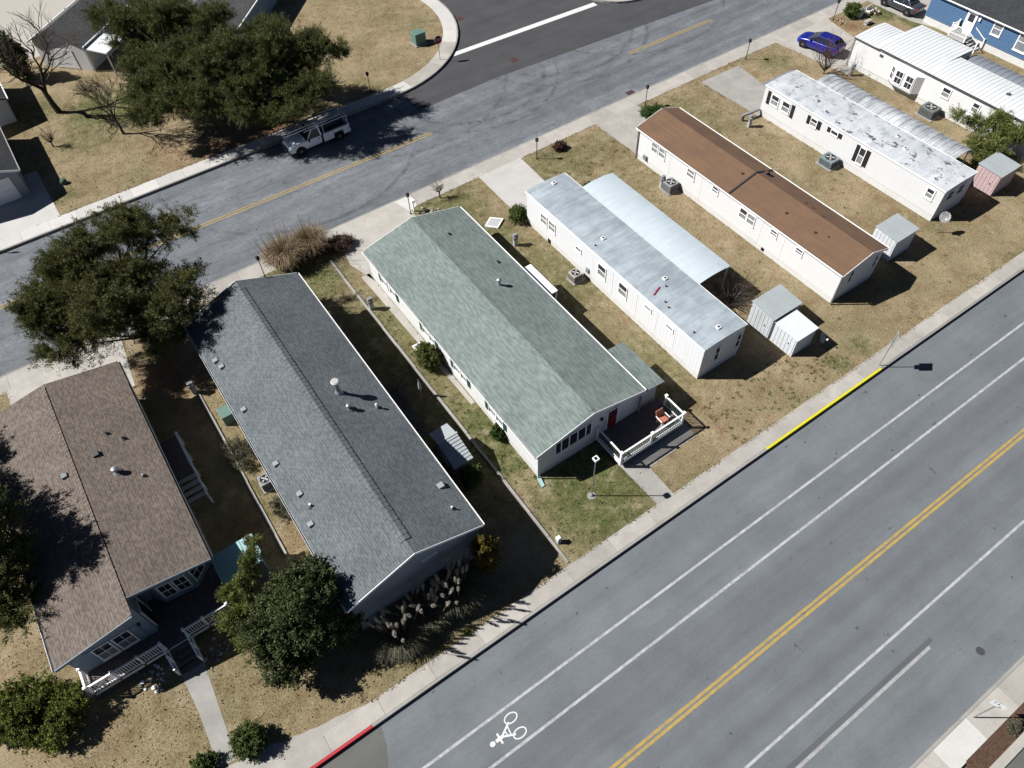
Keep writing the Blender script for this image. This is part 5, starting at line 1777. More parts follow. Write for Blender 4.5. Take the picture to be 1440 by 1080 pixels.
for x, y, s_, lab in ((-5.0, 16.9, .38, 'pale rounded boulder at the foot of the evergreen shrubs'), (-14.5, 25.3, .16, 'grey paving brick on bare ground beside the tan-roofed home')):
    b = bmesh.new()
    bmesh.ops.create_icosphere(b, subdivisions=2, radius=s_)
    for v in b.verts:
        v.co *= random.uniform(.85, 1.1)
        v.co.z *= .6
    me = bpy.data.meshes.new('boulder')
    b.to_mesh(me)
    b.free()
    me.materials.append(M['stone'])
    ob = bpy.data.objects.new('boulder', me)
    COL.objects.link(ob)
    ob.location = (x, y, s_ * .25)
    tag(ob, lab, 'stone')
# garden ornaments at the ribbed-roof home
o = thing('water_barrel', 'pale blue barrel ornament in the green garden of ribbed-roof home', 'barrel', (73.2, 43.5, 0))
MB().lathe((73.2, 43.5, -.02), [(.25, 0), (.32, .3), (.32, .6), (.26, .85)], 14).build('body', 'aqua', o)
MB().lathe((73.2, 43.5, .83), [(.3, 0), (.3, .06), (.1, .1)], 14).build('lid', 'lightgrey', o)
o = thing('garden_bench', 'small white bench ornament on green garden grass', 'bench', (74.4, 43.3, 0))
MB().box(74.0, 43.1, .38, 74.8, 43.45, .44).build('seat', 'trim', o)
MB().box(74.0, 43.45, .44, 74.8, 43.5, .85).build('backrest', 'trim', o)
for x in (74.05, 74.7):
    for y in (43.13, 43.38):
        MB().box(x, y, -.02, x + .06, y + .06, .38).build('leg', 'trim', o)
o = thing('garden_bench', 'low grey-green stone bench by the orange mulch of the garden', 'bench', (72.6, 42.0, 0))
MB().box(72.2, 41.8, .34, 73.1, 42.2, .42).build('seat', 'stone', o)
for x in (72.3, 72.85):
    MB().box(x, 41.85, -.02, x + .15, 42.15, .34).build('leg', 'stone', o)
o = thing('stone_heap', 'little heap of pale garden stones at ornament garden edge', 'stones', (75.2, 42.9, 0))
for k in range(9):
    b = bmesh.new()
    r = random.uniform(.12, .24)
    bmesh.ops.create_icosphere(b, subdivisions=1, radius=r)
    for v in b.verts:
        v.co *= random.uniform(.8, 1.15)
    me = bpy.data.meshes.new('stone')
    b.to_mesh(me)
    b.free()
    me.materials.append(M['stone'] if k % 3 else M['rust'])
    ob = bpy.data.objects.new('stone', me)
    COL.objects.link(ob)
    ob.parent = o
    ob.location = (random.uniform(-.5, .5), random.uniform(-.4, .4), r * .6 + (.18 if k > 6 else 0))
def rubble(label, x, y, mats, n, spread, sz):
    o = thing('stone_heap', label, 'stones', (x, y, 0))
    for k in range(n):
        b = bmesh.new()
        r = random.uniform(sz * .6, sz * 1.2)
        bmesh.ops.create_icosphere(b, subdivisions=1, radius=r)
        for v in b.verts:
            v.co *= random.uniform(.8, 1.15)
            v.co.z *= .75
        me = bpy.data.meshes.new('stone')
        b.to_mesh(me)
        b.free()
        me.materials.append(M[mats[k % len(mats)]])
        ob = bpy.data.objects.new('stone', me)
        COL.objects.link(ob)
        ob.parent = o
        ob.location = (random.gauss(0, spread), random.gauss(0, spread), r * .4)


rubble('loose heap of pale and brown stones on lawn beside the brown roof', 46.6, 37.5, ['stone', 'rust', 'trim'], 16, .35, .13)
rubble('ring of dark and pale stones under the lantern at green-roofed home', 20.5, 43.9, ['stone', 'darkgrey', 'stone'], 18, .5, .12)
rubble('white landscaping stones under the porch rail of tan-roofed home', -10.2, 20.3, ['trim', 'stone', 'ac_grey'], 26, .4, .12)
rubble('pale stones beside the porch steps of tan-roofed home', -7.0, 19.9, ['ac_grey', 'stone'], 22, .4, .11)
o = thing('mailbox_post', 'white post box standing with the lantern at green-roofed home', 'mailbox', (19.75, 44.75, 0))
MB().box(19.7, 44.7, -.03, 19.8, 44.8, .95).build('post', 'trim', o)
MB().box(19.6, 44.55, .95, 19.9, 44.95, 1.2).build('box', 'trim', o, bevel=.04)
rubble('small pile of pale bricks beside the bench in orange mulch', 70.9, 43.9, ['stone', 'terracotta'], 10, .3, .12)


# ------------------------------------------------------------------ vehicles
def wheel(root, x, y, r, w_, side):
    t = MB()
    t.lathe((x, y, r), [(r * .62, -w_ / 2), (r * .95, -w_ / 2), (r, -w_ * .36), (r, w_ * .36), (r * .95, w_ / 2), (r * .62, w_ / 2)], 22, 'y')
    tw = t.build('wheel', 'rubber', root)
    rr = MB()
    yo = side * (w_ / 2 - .01)
    rr.lathe((x, y + yo, r), [(r * .62, -.03 * side), (r * .6, .0), (r * .2, .015 * side), (r * .12, .03 * side)], 14, 'y')
    rr.build('rim', 'rim', tw)


def car_body(stations, mat, root, name='body'):
    """stations: x, half width, z bottom, z belt, z top, half width at top"""
    m = MB()
    rings = []
    for (x, hw_, zb, zm_, zt, ht) in stations:
        half = [(hw_ * .86, zb), (hw_ * .99, zb + .12), (hw_, (zb + zm_) / 2), (hw_ * .97, zm_ - .03), (ht, zt), (ht * .5, zt + .02)]
        ring_ = [(x, -y, z) for y, z in half] + [(x, y, z) for y, z in reversed(half)]
        rings.append(ring_)
    n = len(rings[0])
    i = 0
    for r in rings:
        m.v += r
    for a in range(len(rings) - 1):
        for k in range(n):
            m.f.append((a * n + k, a * n + (k + 1) % n, (a + 1) * n + (k + 1) % n, (a + 1) * n + k))
    m.f.append(tuple(range(n)))
    m.f.append(tuple(range((len(rings) - 1) * n, len(rings) * n)))
    o = m.build(name, mat, root, smooth=True)
    e = o.modifiers.new('round', 'SUBSURF')
    e.levels = 1
    e.render_levels = 2
    return o


def cabin(root, x0, x1, xr0, xr1, zb, zr, hb, ht, paint, pillars):
    """glass house from belt x0..x1 to roof xr0..xr1"""
    m = MB()
    m.hexa([(x0, -hb, zb), (x1, -hb, zb), (x1, hb, zb), (x0, hb, zb)], [(xr0, -ht, zr), (xr1, -ht, zr), (xr1, ht, zr), (xr0, ht, zr)])
    g = m.build('windows', 'carglass', root)
    m = MB()
    d = .06
    m.hexa([(xr0 - .04, -ht - .012, zr - .01), (xr1 + .04, -ht - .012, zr - .01), (xr1 + .04, ht + .012, zr - .01), (xr0 - .04, ht + .012, zr - .01)],
           [(xr0 + .08, -ht + .1, zr + d), (xr1 - .1, -ht + .1, zr + d), (xr1 - .1, ht - .1, zr + d), (xr0 + .08, ht - .1, zr + d)])
    m.build('roof_panel', paint, root, bevel=.06)
    m = MB()
    for (pb, pr, w_) in pillars:
        for s_ in (-1, 1):
            m.hexa([(pb - w_, s_ * (hb - .03), zb), (pb + w_, s_ * (hb - .03), zb), (pb + w_, s_ * (hb + .012), zb), (pb - w_, s_ * (hb + .012), zb)],
                   [(pr - w_, s_ * (ht - .03), zr), (pr + w_, s_ * (ht - .03), zr), (pr + w_, s_ * (ht + .012), zr), (pr - w_, s_ * (ht + .012), zr)])
    m.build('pillars', paint, root)
    return g


def suv(label, x, y, rz, paint, L=4.65, sedan=False):
    o = thing('parked_car', label, 'car', (0, 0, 0), 'cars parked in the driveways')
    k = L / 4.65
    st = [(2.33, .60, .40, .60, .66, .46), (2.26, .82, .28, .70, .76, .62), (2.0, .92, .22, .80, .88, .70), (1.45, .95, .20, .90, .96, .74), (1.0, .94, .20, .95, 1.02, .80),
          (0, .94, .20, .97, 1.03, .82), (-1.2, .95, .20, 1.0, 1.06, .82), (-1.85, .94, .24, 1.03, 1.10, .76), (-2.22, .86, .32, 1.02, 1.12, .68), (-2.34, .74, .42, .86, 1.0, .6)]
    if sedan:
        st = [(a, b, c, d - .1, e - .1, f) for a, b, c, d, e, f in st]
    car_body([(a * k, b, c, d, e, f) for a, b, c, d, e, f in st], paint, o)
    zb = .90 if sedan else 1.0
    if sedan:
        cabin(o, .75, -1.65, -.05, -1.05, zb, 1.38, .80, .60, paint, [(.6, -.1, .05), (-.5, -.55, .05), (-1.5, -1.0, .1)])
    else:
        cabin(o, 1.15, -2.2, .1, -1.6, zb, 1.50, .83, .60, paint, [(1.05, .06, .045), (-.3, -.35, .04), (-1.25, -1.1, .05), (-2.08, -1.5, .1)])
    for xx in (1.42 * k, -1.4 * k):
        for s_ in (-1, 1):
            MB().lathe((xx, s_ * .80, .36), [(.43, -.135), (.43, .137)], 20, 'y').build('wheel_arch', 'black', o)
            wheel(o, xx, s_ * .83, .35, .23, s_)
    for s_ in (-1, 1):
        MB().hexa([(2.16 * k, s_ * .50, .66), (2.27 * k, s_ * .50, .64), (2.12 * k, s_ * .80, .64), (2.0 * k, s_ * .82, .66)], [(2.1 * k, s_ * .48, .80), (2.22 * k, s_ * .50, .74), (2.06 * k, s_ * .81, .76), (1.96 * k, s_ * .80, .82)]).build('headlight', 'lamp_clear', o)
        MB().box(-2.34 * k, min(s_ * .5, s_ * .84), .78, -2.18 * k, max(s_ * .5, s_ * .84), .95).build('tail_light', 'lamp_red', o)
        MB().box(.62, min(s_ * .9, s_ * 1.06), zb - .02, .76, max(s_ * .9, s_ * 1.06), zb + .13).build('mirror', paint, o, bevel=.03)
        MB().box(-.28, min(s_ * .925, s_ * .955), zb - .16, -.08, max(s_ * .925, s_ * .955), zb - .12).build('door_handle', 'rim', o)
    MB().box(2.1 * k, -.5, .34, 2.31 * k, .5, .5).build('grille', 'black', o)
    MB().box(-2.36 * k, -.3, .6, -2.28 * k, .3, .74).build('licence_plate', 'sign_white', o)
    if not sedan:
        m = MB()
        for s_ in (-1, 1):
            m.box(-1.45, s_ * .5 - .015, 1.55, -.05, s_ * .5 + .015, 1.59)
        m.build('roof_rails', 'black', o)
    o.location = (x, y, 0.012)
    o.rotation_euler.z = rz
    return o


suv('glossy deep blue car parked on the driveway of ribbed-roof home', 65.05, 41.75, R(100), 'paint_blue', 4.5)
suv('dark grey car parked on the driveway of blue board-sided home', 77.95, 42.1, R(91), 'paint_grey', 4.6, True)

# white pickup with ladder rack
t = thing('pickup_truck', 'white pickup truck with ladder rack parked in pine shade on the back street', 'truck', (0, 0, 0))
st = [(2.98, .78, .46, .82, .92, .68), (2.88, .92, .38, .90, 1.06, .76), (2.5, .98, .36, 1.0, 1.14, .80), (1.55, .99, .34, 1.06, 1.20, .86), (1.2, .99, .34, 1.1, 1.2, .9),
      (.0, .99, .34, 1.12, 1.2, .9), (-.32, .99, .34, 1.12, 1.2, .9)]
car_body(st, 'paint_white', t, 'cab_body')
cabin(t, 1.3, -.28, .62, -.18, 1.16, 1.86, .88, .72, 'paint_white', [(1.18, .55, .05), (-.2, -.12, .07)])
MB().box(-3.0, -.97, .58, -.36, .97, .66).build('bed_floor', 'darkgrey', t)
for s_ in (-1, 1):
    a, b = sorted((s_ * .99, s_ * .89))
    m = MB()
    m.box(-3.0, a, .44, -2.32, b, 1.2)
    m.box(-2.32, a, .92, -1.38, b, 1.2)
    m.box(-1.38, a, .44, -.36, b, 1.2)
    m.build('bed_side', 'paint_white', t, bevel=.03)
    MB().box(-3.0, min(s_ * .9, s_ * .6), .66, -.4, max(s_ * .9, s_ * .6), 1.12).build('tool_box', 'grey', t)
MB().box(-3.06, -.9, .6, -3.0, .9, 1.18).build('tailgate', 'paint_white', t, bevel=.02)
MB().box(-3.16, -.92, .42, -3.02, .92, .58).build('rear_bumper', 'galv', t, bevel=.03)
MB().box(2.94, -.9, .4, 3.06, .9, .6).build('front_bumper', 'darkgrey', t, bevel=.03)
MB().box(2.9, -.5, .64, 3.0, .5, .88).build('grille', 'black', t)
for xx in (1.98, -1.85):
    for s_ in (-1, 1):
        MB().lathe((xx, s_ * .84, .42), [(.50, -.15), (.50, .155)], 20, 'y').build('wheel_arch', 'black', t)
        wheel(t, xx, s_ * .88, .40, .26, s_)
for s_ in (-1, 1):
    MB().box(2.86, min(s_ * .55, s_ * .86), .66, 2.99, max(s_ * .55, s_ * .86), .88).build('headlight', 'lamp_clear', t)
    MB().box(-3.03, min(s_ * .9, s_ * .995), .8, -2.95, max(s_ * .9, s_ * .995), 1.1).build('tail_light', 'lamp_red', t)
    MB().box(1.0, min(s_ * .98, s_ * 1.18), 1.12, 1.12, max(s_ * .98, s_ * 1.18), 1.34).build('mirror', 'black', t)
    MB().box(.05, min(s_ * .99, s_ * 1.01), .98, .25, max(s_ * .99, s_ * 1.01), 1.02).build('door_handle', 'black', t)
m = MB()
for xx in (-.5, -2.9, 1.0):
    if xx < 0:
        for s_ in (-1, 1):
            m.tube((xx, s_ * .93, 1.15), (xx, s_ * .86, 2.05), .03, .03, 6)
    m.tube((xx, -.88, 2.05), (xx, .88, 2.05), .03, .03, 6)
for s_ in (-1, 1):
    m.tube((-3.0, s_ * .87, 2.05), (1.15, s_ * .87, 2.05), .035, .035, 6)
    m.tube((-.5, s_ * .87, 2.05), (1.3, s_ * .87, 2.02), .03, .03, 6)
m.build('ladder_rack', 'rack', t)
t.location = (17.55, 58.6, RZ + .002)
t.rotation_euler.z = R(181)
# two ladders lying on the rack
for yo, mt, lab, x0_, x1_ in ((-.45, 'rack', 'silver ladder lying on the near side of the truck rack', -3.1, 1.2), (.45, 'wood_red', 'reddish ladder lying on the far side of the truck rack', -3.6, 1.4)):
    l_ = thing('ladder', lab, 'ladder', (0, 0, 0), 'ladders on the truck')
    for s_ in (-.2, .2):
        MB().box(x0_, yo + s_ - .02, 0, x1_, yo + s_ + .02, .08).build('rail', mt, l_)
    xx = x0_ + .15
    while xx < x1_:
        MB().tube((xx, yo - .2, .04), (xx, yo + .2, .04), .018, .018, 6).build('rung', mt, l_)
        xx += .3
    l_.location = (17.55, 58.6, RZ + 2.09)
    l_.rotation_euler.z = R(1)

# ------------------------------------------------------------------ vegetation
RNG = np.random.default_rng(11)


def unit(v):
    return v / np.maximum(1e-9, np.linalg.norm(v, axis=1, keepdims=True))


def leaf_geo(c, d, length, width, kind='needle', rng=RNG):
    """one small face for each centre c with direction d: triangle needles bunch or rhombic leaf"""
    n = len(c)
    d = unit(d)
    r = unit(rng.normal(size=(n, 3)))
    s = unit(np.cross(d, r))
    L = length * rng.uniform(.65, 1.35, (n, 1))
    W = width * rng.uniform(.7, 1.3, (n, 1))
    if kind == 'needle':
        v = np.stack([c - s * W * .5, c + s * W * .5, c + d * L], 1).reshape(-1, 3)
        f = np.arange(3 * n).reshape(n, 3)
    else:
        v = np.stack([c - d * L * .5, c + s * W * .5, c + d * L * .5, c - s * W * .5], 1).reshape(-1, 3)
        f = np.arange(4 * n).reshape(n, 4)
    return v, f


def clump_centres(lobes, n, rng=RNG, shell=(.45, 1.0)):
    vol = np.array([l[1][0] * l[1][1] * l[1][2] for l in lobes]) ** .67
    pick = rng.choice(len(lobes), n, p=vol / vol.sum())
    d = unit(rng.normal(size=(n, 3)))
    r = rng.uniform(shell[0] ** 2, shell[1] ** 2, (n, 1)) ** .5
    c = np.array([lobes[i][0] for i in pick], float)
    a = np.array([lobes[i][1] for i in pick], float)
    return c + d * a * r, d


def limbs(mb, base, top, targets, r0, rng=random, sides=5, wob=.06):
    """tapered, slightly bent trunk and a limb to each target"""
    n = 6
    pts = []
    for k in range(n + 1):
        t = k / n
        p = Vector(base).lerp(Vector(top), t)
        if 0 < k:
            p += Vector((rng.uniform(-wob, wob), rng.uniform(-wob, wob), 0)) * (1 + 2 * t)
        pts.append((p, r0 * (1 - .8 * t) + .015))
    for (a, ra), (b, rb) in zip(pts[:-1], pts[1:]):
        mb.tube(a, b, ra, rb, 8, False)
    zb, zt = base[2], top[2]
    for tg in targets:
        tg = Vector(tg)
        h = max(.12, min(.92, (tg.z - zb) / max(.1, zt - zb) * .75 - .04))
        i = min(n - 1, int(h * n))
        s, rs = pts[i]
        mid = s.lerp(tg, .5) + Vector((rng.uniform(-.15, .15), rng.uniform(-.15, .15), rng.uniform(.0, .25)))
        r1 = min(rs * .5, r0 * .32)
        mb.tube(s, mid, r1, r1 * .6, sides, False)
        mb.tube(mid, tg, r1 * .6, r1 * .18, sides, False)


def tree(name, label, cat, base, top, lobes, nclump, rclump, nleaf, leaf, mat, bark='bark', r0=.22, kind='needle', up=.45, nlimb=40, group=None, shell=(.2, 1.0), flat=.8, seed=1, parts=('trunk', 'crown'), tight=False):
    rng = np.random.default_rng(seed)
    pr = random.Random(seed)
    o = thing(name, label, cat, (base[0], base[1], 0), group)
    cc, dd = clump_centres(lobes, nclump, rng, shell)
    mb = MB()
    idx = rng.choice(nclump, min(nlimb, nclump), replace=False)
    limbs(mb, base, top, [tuple(cc[i]) for i in idx], r0, pr)
    mb.build(parts[0], bark, o)
    rr = rclump * rng.uniform(.55, 1.45, nclump)
    ns = 11 if tight else 8                          # short sprays fan out of each clump
    si = np.repeat(np.arange(nclump), ns)
    sd = unit(dd[si] * (.75 if tight else .55) + rng.normal(size=(len(si), 3)) * (.55 if tight else .8) + np.array([0, 0, up * (1.3 if tight else .6)]))
    sd[:, 2] *= flat
    sl = rr[si] * rng.uniform(.55, 1.9 if tight else 1.5, len(si))
    sc = cc[si] + rng.normal(size=(len(si), 3)) * rr[si][:, None] * .22
    li = np.repeat(np.arange(len(si)), max(1, int(nleaf / ns)))
    n = len(li)
    t_ = rng.uniform(.0, 1.0, (n, 1)) ** .8
    c = sc[li] + sd[li] * sl[li][:, None] * t_ + rng.normal(size=(n, 3)) * ((.11 - .07 * t_) if tight else sl[li][:, None] * (.19 - .11 * t_))
    d = sd[li] * .7 + rng.normal(size=(n, 3)) * .6 + np.array([0, 0, up * .6])
    keep = c[:, 2] > .08
    v, f = leaf_geo(c[keep], d[keep], leaf[0], leaf[1], kind, rng)
    tri_mesh(parts[1], v, f, mat, o)
    return o


# broad dark conifer beside the back street
L = []
for x, y, z, a, b, c in ((-5.6, 45.3, 6.2, 1.7, 1.4, 1.1), (-2.6, 46.3, 7.5, 1.7, 1.3, 1.1), (-.2, 44.9, 8.2, 1.5, 1.2, 1.0), (2.3, 43.7, 8.0, 1.0, .95, .9), (-3.6, 43.6, 6.6, 1.9, 1.5, 1.2), (.9, 42.0, 5.2, 1.6, .9, .6),
                         (-6.8, 43.0, 4.8, 1.4, 1.2, .9), (-6.2, 41.9, 3.7, 1.4, 1.0, .8), (-2.3, 41.4, 4.6, 1.7, 1.1, .9), (-4.4, 47.3, 6.4, 1.5, 1.0, .8), (-1.0, 43.2, 6.8, 1.3, 1.1, .9), (-4.9, 41.6, 5.4, 1.4, 1.0, .8), (-1.5, 40.6, 3.0, 1.4, .9, .7), (.6, 40.6, 3.4, .9, .8, .5), (-7.2, 45.2, 5.0, 1.3, 1.1, .8), (-7.6, 44.3, 6.0, 1.2, 1.0, .8), (-4.6, 45.6, 7.4, 1.3, 1.1, .9), (-7.6, 41.5, 4.6, 1.0, .8, .6), (-2.0, 42.4, 6.0, 1.5, 1.1, .9), (-.8, 39.0, 5.9, 1.2, 1.1, .7), (.6, 39.7, 5.6, 1.2, .8, .5), (-1.9, 39.2, 4.4, 1.3, 1.1, .7), (.9, 40.5, 6.6, 1.2, .8, .5), (-3.2, 39.9, 6.4, 1.3, 1.0, .8), (-.4, 46.2, 8.4, 1.2, 1.0, .8), (-7.4, 43.9, 6.0, 1.2, 1.0, .8), (-4.2, 40.6, 7.4, 1.4, 1.1, .8)):
    L.append(((x, y, z), (a, b, c)))
tree('conifer_tree', 'broad dark conifer by the back street between tan and slate roofs', 'tree', (-2.7, 42.6, 0), (-1.6, 43.6, 8.3), [(c_, tuple(1.1 * a_ for a_ in r_)) for c_, r_ in L], 1000, .56, 352, (.15, .042), 'leaf_cedar', tight=True, r0=.3, nlimb=70, seed=3, group='evergreen trees')
# pines over the street
L = []
for px in ((11.9, 64.9, 6.6, 1.3, 1.2, 1.1), (14.2, 64.0, 7.4, 1.7, 1.5, 1.2), (17.4, 63.5, 7.0, 1.7, 1.4, 1.2), (20.3, 62.5, 6.2, 1.6, 1.2, 1.0), (21.8, 61.2, 5.9, 1.3, 1.0, .8), (13.6, 63.0, 4.6, 1.5, 1.2, 1.0), (17.0, 60.0, 4.6, 1.9, 1.3, 1.1), (14.8, 60.4, 2.9, 1.5, .9, .7), (18.6, 65.5, 6.6, 1.5, 1.3, 1.0), (19.0, 61.0, 4.6, 1.5, 1.1, .8), (15.8, 61.6, 6.2, 1.6, 1.3, 1.0), (21.6, 64.0, 5.6, 1.2, 1.0, .8), (13.0, 61.8, 3.6, 1.4, 1.0, .8), (16.6, 65.4, 5.4, 1.8, 1.4, 1.2), (19.6, 63.6, 5.0, 1.7, 1.3, 1.1), (15.2, 62.6, 5.0, 1.7, 1.3, 1.0), (18.0, 67.2, 6.4, 1.4, 1.2, 1.0), (12.9, 61.7, 5.0, 1.6, 1.2, .9), (12.7, 60.2, 4.0, 1.3, .9, .7), (16.7, 57.8, 4.0, 1.4, .9, .6), (19.0, 58.4, 5.0, 1.4, .9, .7), (14.8, 58.9, 3.6, 1.2, .8, .5), (12.1, 64.4, 6.0, 1.4, 1.2, .9)):
    L.append((px[:3], px[3:]))
tree('pine_tree', 'wide pine overhanging the white truck with ladder rack', 'tree', (16.0, 63.4, 0), (17.2, 62.6, 7.6), [(c_, tuple(1.08 * a_ for a_ in r_)) for c_, r_ in L], 900, .6, 330, (.18, .042), 'leaf_pine', tight=True, r0=.24, nlimb=60, seed=4, group='evergreen trees')
L = []
for px in ((8.6, 75.3, 6.8, 1.6, 1.5, 1.3), (11.2, 72.6, 7.6, 1.7, 1.4, 1.3), (9.0, 70.2, 5.2, 1.7, 1.3, 1.1), (7.0, 70.4, 3.4, 1.4, 1.2, .9), (9.1, 66.0, 3.1, 1.3, 1.0, .8), (11.8, 69.5, 6.2, 1.4, 1.3, 1.0), (7.4, 74.2, 5.6, 1.2, 1.3, 1.0), (13.4, 72.4, 6.8, 1.4, 1.3, 1.1), (10.4, 67.6, 4.2, 1.3, 1.0, .8), (13.6, 69.0, 6.0, 1.2, 1.1, .9), (7.6, 72.4, 4.4, 1.5, 1.4, 1.1), (10.0, 74.4, 6.4, 1.6, 1.5, 1.2), (9.6, 77.0, 6.4, 1.4, 1.3, 1.1), (12.6, 75.4, 7.0, 1.5, 1.3, 1.1), (11.0, 70.4, 5.0, 1.5, 1.2, 1.0), (8.0, 67.8, 3.4, 1.4, 1.1, .9), (12.4, 66.8, 4.6, 1.2, 1.0, .8), (10.6, 62.9, 4.0, 1.4, 1.0, .8), (7.9, 65.2, 4.4, 1.3, 1.0, .8), (5.9, 66.0, 3.0, 1.2, .9, .6), (6.8, 70.7, 5.0, 1.3, 1.2, .9), (14.6, 69.8, 7.6, 1.4, 1.2, 1.0), (7.3, 77.6, 6.8, 1.4, 1.3, 1.0), (7.2, 64.6, 4.6, 1.4, 1.0, .8), (9.4, 63.8, 5.0, 1.5, 1.1, .8), (5.4, 65.4, 4.0, 1.2, .9, .7), (8.6, 67.6, 5.4, 1.6, 1.2, 1.0), (6.4, 68.0, 4.2, 1.3, 1.1, .9)):
    L.append((px[:3], px[3:]))
tree('pine_tree', 'dense pine on the needle-strewn lawn beside the bare trees', 'tree', (9.6, 69.4, 0), (10.4, 71.2, 8.0), [(c_, tuple(1.08 * a_ for a_ in r_)) for c_, r_ in L], 1000, .6, 330, (.18, .042), 'leaf_pine', tight=True, r0=.24, nlimb=60, seed=5, group='evergreen trees')
L = [((-13.4, 31.0, 5.8), (1.1, 1.5, 1.1)), ((-13.6, 28.2, 5.0), (1.2, 1.5, 1.1)), ((-13.6, 29.6, 7.4), (1.4, 1.5, 1.3)), ((-15.0, 28.0, 3.0), (1.2, 1.2, 1.0)), ((-14.8, 32.5, 6.0), (1.4, 1.6, 1.3)), ((-15.2, 34.6, 5.0), (1.4, 1.6, 1.2)), ((-16.2, 30.2, 6.6), (1.8, 1.8, 1.4)), ((-15.4, 37.5, 5.2), (1.3, 1.5, 1.2)), ((-14.2, 26.2, 3.8), (.9, 1.1, .8))]
tree('pine_tree', 'pine leaning over the eave of the tan-roofed home', 'tree', (-15.6, 30.0, 0), (-15.0, 30.4, 8.0), L, 300, .62, 352, (.22, .055), 'leaf_pine', tight=True, r0=.22, nlimb=40, seed=6, group='evergreen trees')
# evergreens in front of the tan- and slate-roofed homes
L = [((-2.3, 18.2, 4.6), (1.2, 1.1, .9)), ((-1.2, 17.6, 4.6), (1.0, 1.0, .8)), ((-.9, 16.8, 3.5), (.9, .8, .8)), ((-3.7, 18.0, 3.4), (1.1, 1.0, .8)), ((-4.0, 16.1, 2.0), (1.0, .8, .9)), ((-1.0, 18.7, 4.5), (.8, .8, .7)), ((-2.0, 16.7, 2.8), (1.2, .8, 1.0)), ((-.9, 16.6, 2.0), (.9, .8, 1.1)), ((-3.9, 16.9, 2.6), (1.0, .8, .8)), ((-2.8, 17.3, 1.2), (1.4, 1.0, 1.0)), ((-2.0, 17.2, 5.3), (.8, .7, .6))]
tree('holly_tree', 'rounded glossy evergreen between the porch path and slate-roofed home', 'tree', (-2.3, 17.3, 0), (-2.1, 17.5, 5.0), [(c_, tuple(1.12 * a_ for a_ in r_)) for c_, r_ in L], 640, .42, 280, (.11, .07), 'leaf_holly', r0=.13, kind='leaf', nlimb=30, seed=7, group='evergreen trees')
L = [((-4.0, 21.0, 2.6), (.55, .5, .8)), ((-4.9, 21.2, 2.3), (.5, .5, .6)), ((-5.2, 20.0, 1.8), (.7, .6, .8)), ((-3.4, 21.4, 3.0), (.35, .35, .8)), ((-4.6, 20.0, 2.2), (.6, .5, .7)), ((-2.7, 22.6, 3.2), (.22, .5, .5)), ((-5.2, 19.0, 1.2), (.6, .6, .8)), ((-3.1, 22.0, 2.8), (.4, .5, .6))]
tree('juniper_tree', 'ragged juniper spreading over the aqua lean-to shed roof', 'tree', (-4.3, 20.6, 0), (-3.9, 21.0, 3.2), L, 150, .3, 220, (.13, .045), 'leaf_jun', tight=True, r0=.1, nlimb=40, up=.9, seed=8, group='evergreen trees')
L = [((61.6, 20.7, 1.6), (.8, .8, .6)), ((61.0, 22.0, 1.5), (.9, .5, .5)), ((63.0, 21.3, 2.0), (1.0, .8, .7)), ((63.9, 22.4, 2.4), (.9, .6, .7)), ((62.4, 23.2, 2.2), (.4, .9, .5)), ((60.7, 20.9, .9), (.7, .6, .6)), ((64.0, 20.5, 2.0), (.9, .7, .6)), ((61.7, 24.4, 2.5), (.22, .9, .35))]
tree('juniper_tree', 'spiky yellow-green juniper behind the pale pink shed', 'tree', (62.0, 21.2, 0), (62.4, 21.6, 2.4), L, 170, .42, 264, (.16, .05), 'leaf_jun', tight=True, r0=.1, nlimb=40, up=.8, seed=9, group='evergreen trees')
L = [((-15.8, 22.6, 1.1), (1.3, 1.1, .8)), ((-14.2, 21.2, .9), (1.0, .9, .7)), ((-17.0, 22.4, 1.0), (1.2, 1.2, .8)), ((-15.2, 20.6, .8), (1.0, .8, .6))]
tree('shrub', 'large yellow-green shrub by the porch corner of tan-roofed home', 'shrub', (-15.6, 21.8, 0), (-15.5, 21.9, 1.3), [(c_, tuple(1.1 * a_ for a_ in r_)) for c_, r_ in L], 300, .34, 240, (.1, .06), 'leaf_yel', r0=.08, kind='leaf', nlimb=20, seed=10, group='garden shrubs', parts=('stem', 'foliage'))


def shrub(label, x, y, rx, ry, h, mat, n=90, leaf=(.1, .06), kind='leaf', seed=1, up=.4, nleaf=170, rc=None, name='shrub', z0=.05):
    Lb = [((x, y, h * .52), (rx * .9, ry * .9, h * .46)), ((x + rx * .2, y - ry * .15, h * .42), (rx * .85, ry * .85, h * .4))]
    return tree(name, label, 'shrub', (x, y, 0), (x, y, h * .6), Lb, n, rc or max(.1, min(rx, ry) * .3), nleaf, leaf, mat, r0=.05, kind=kind, nlimb=14, seed=seed, up=up, group='garden shrubs', parts=('stem', 'foliage'), shell=(.55, 1.0))


shrub('clipped dark green shrub beside the front path of tan-roofed home', -7.35, 14.5, .85, .8, 1.35, 'leaf_bush', 120, (.08, .05), seed=21)
shrub('low dark shrub across the path from the clipped shrub', -9.6, 14.9, .7, .5, .8, 'leaf_bush', 70, (.08, .05), seed=22)
shrub('golden conical shrub against the white wall of green-roofed home', 12.35, 30.0, .75, .85, 2.0, 'leaf_jun', 130, (.14, .05), 'needle', seed=23, up=.8)
shrub('small dark shrub at the wall near the front of green-roofed home', 12.95, 22.4, .5, .55, 1.1, 'leaf_green', 80, (.08, .05), seed=24)
shrub('round yellow-green shrub at the front corner of pale-carport home', 26.0, 38.7, .75, .75, 1.3, 'leaf_bush', 110, (.08, .05), seed=25)
shrub('low green shrub behind the front of pale arched carport', 32.8, 38.0, 1.0, .5, .9, 'leaf_green', 90, (.08, .05), seed=26)
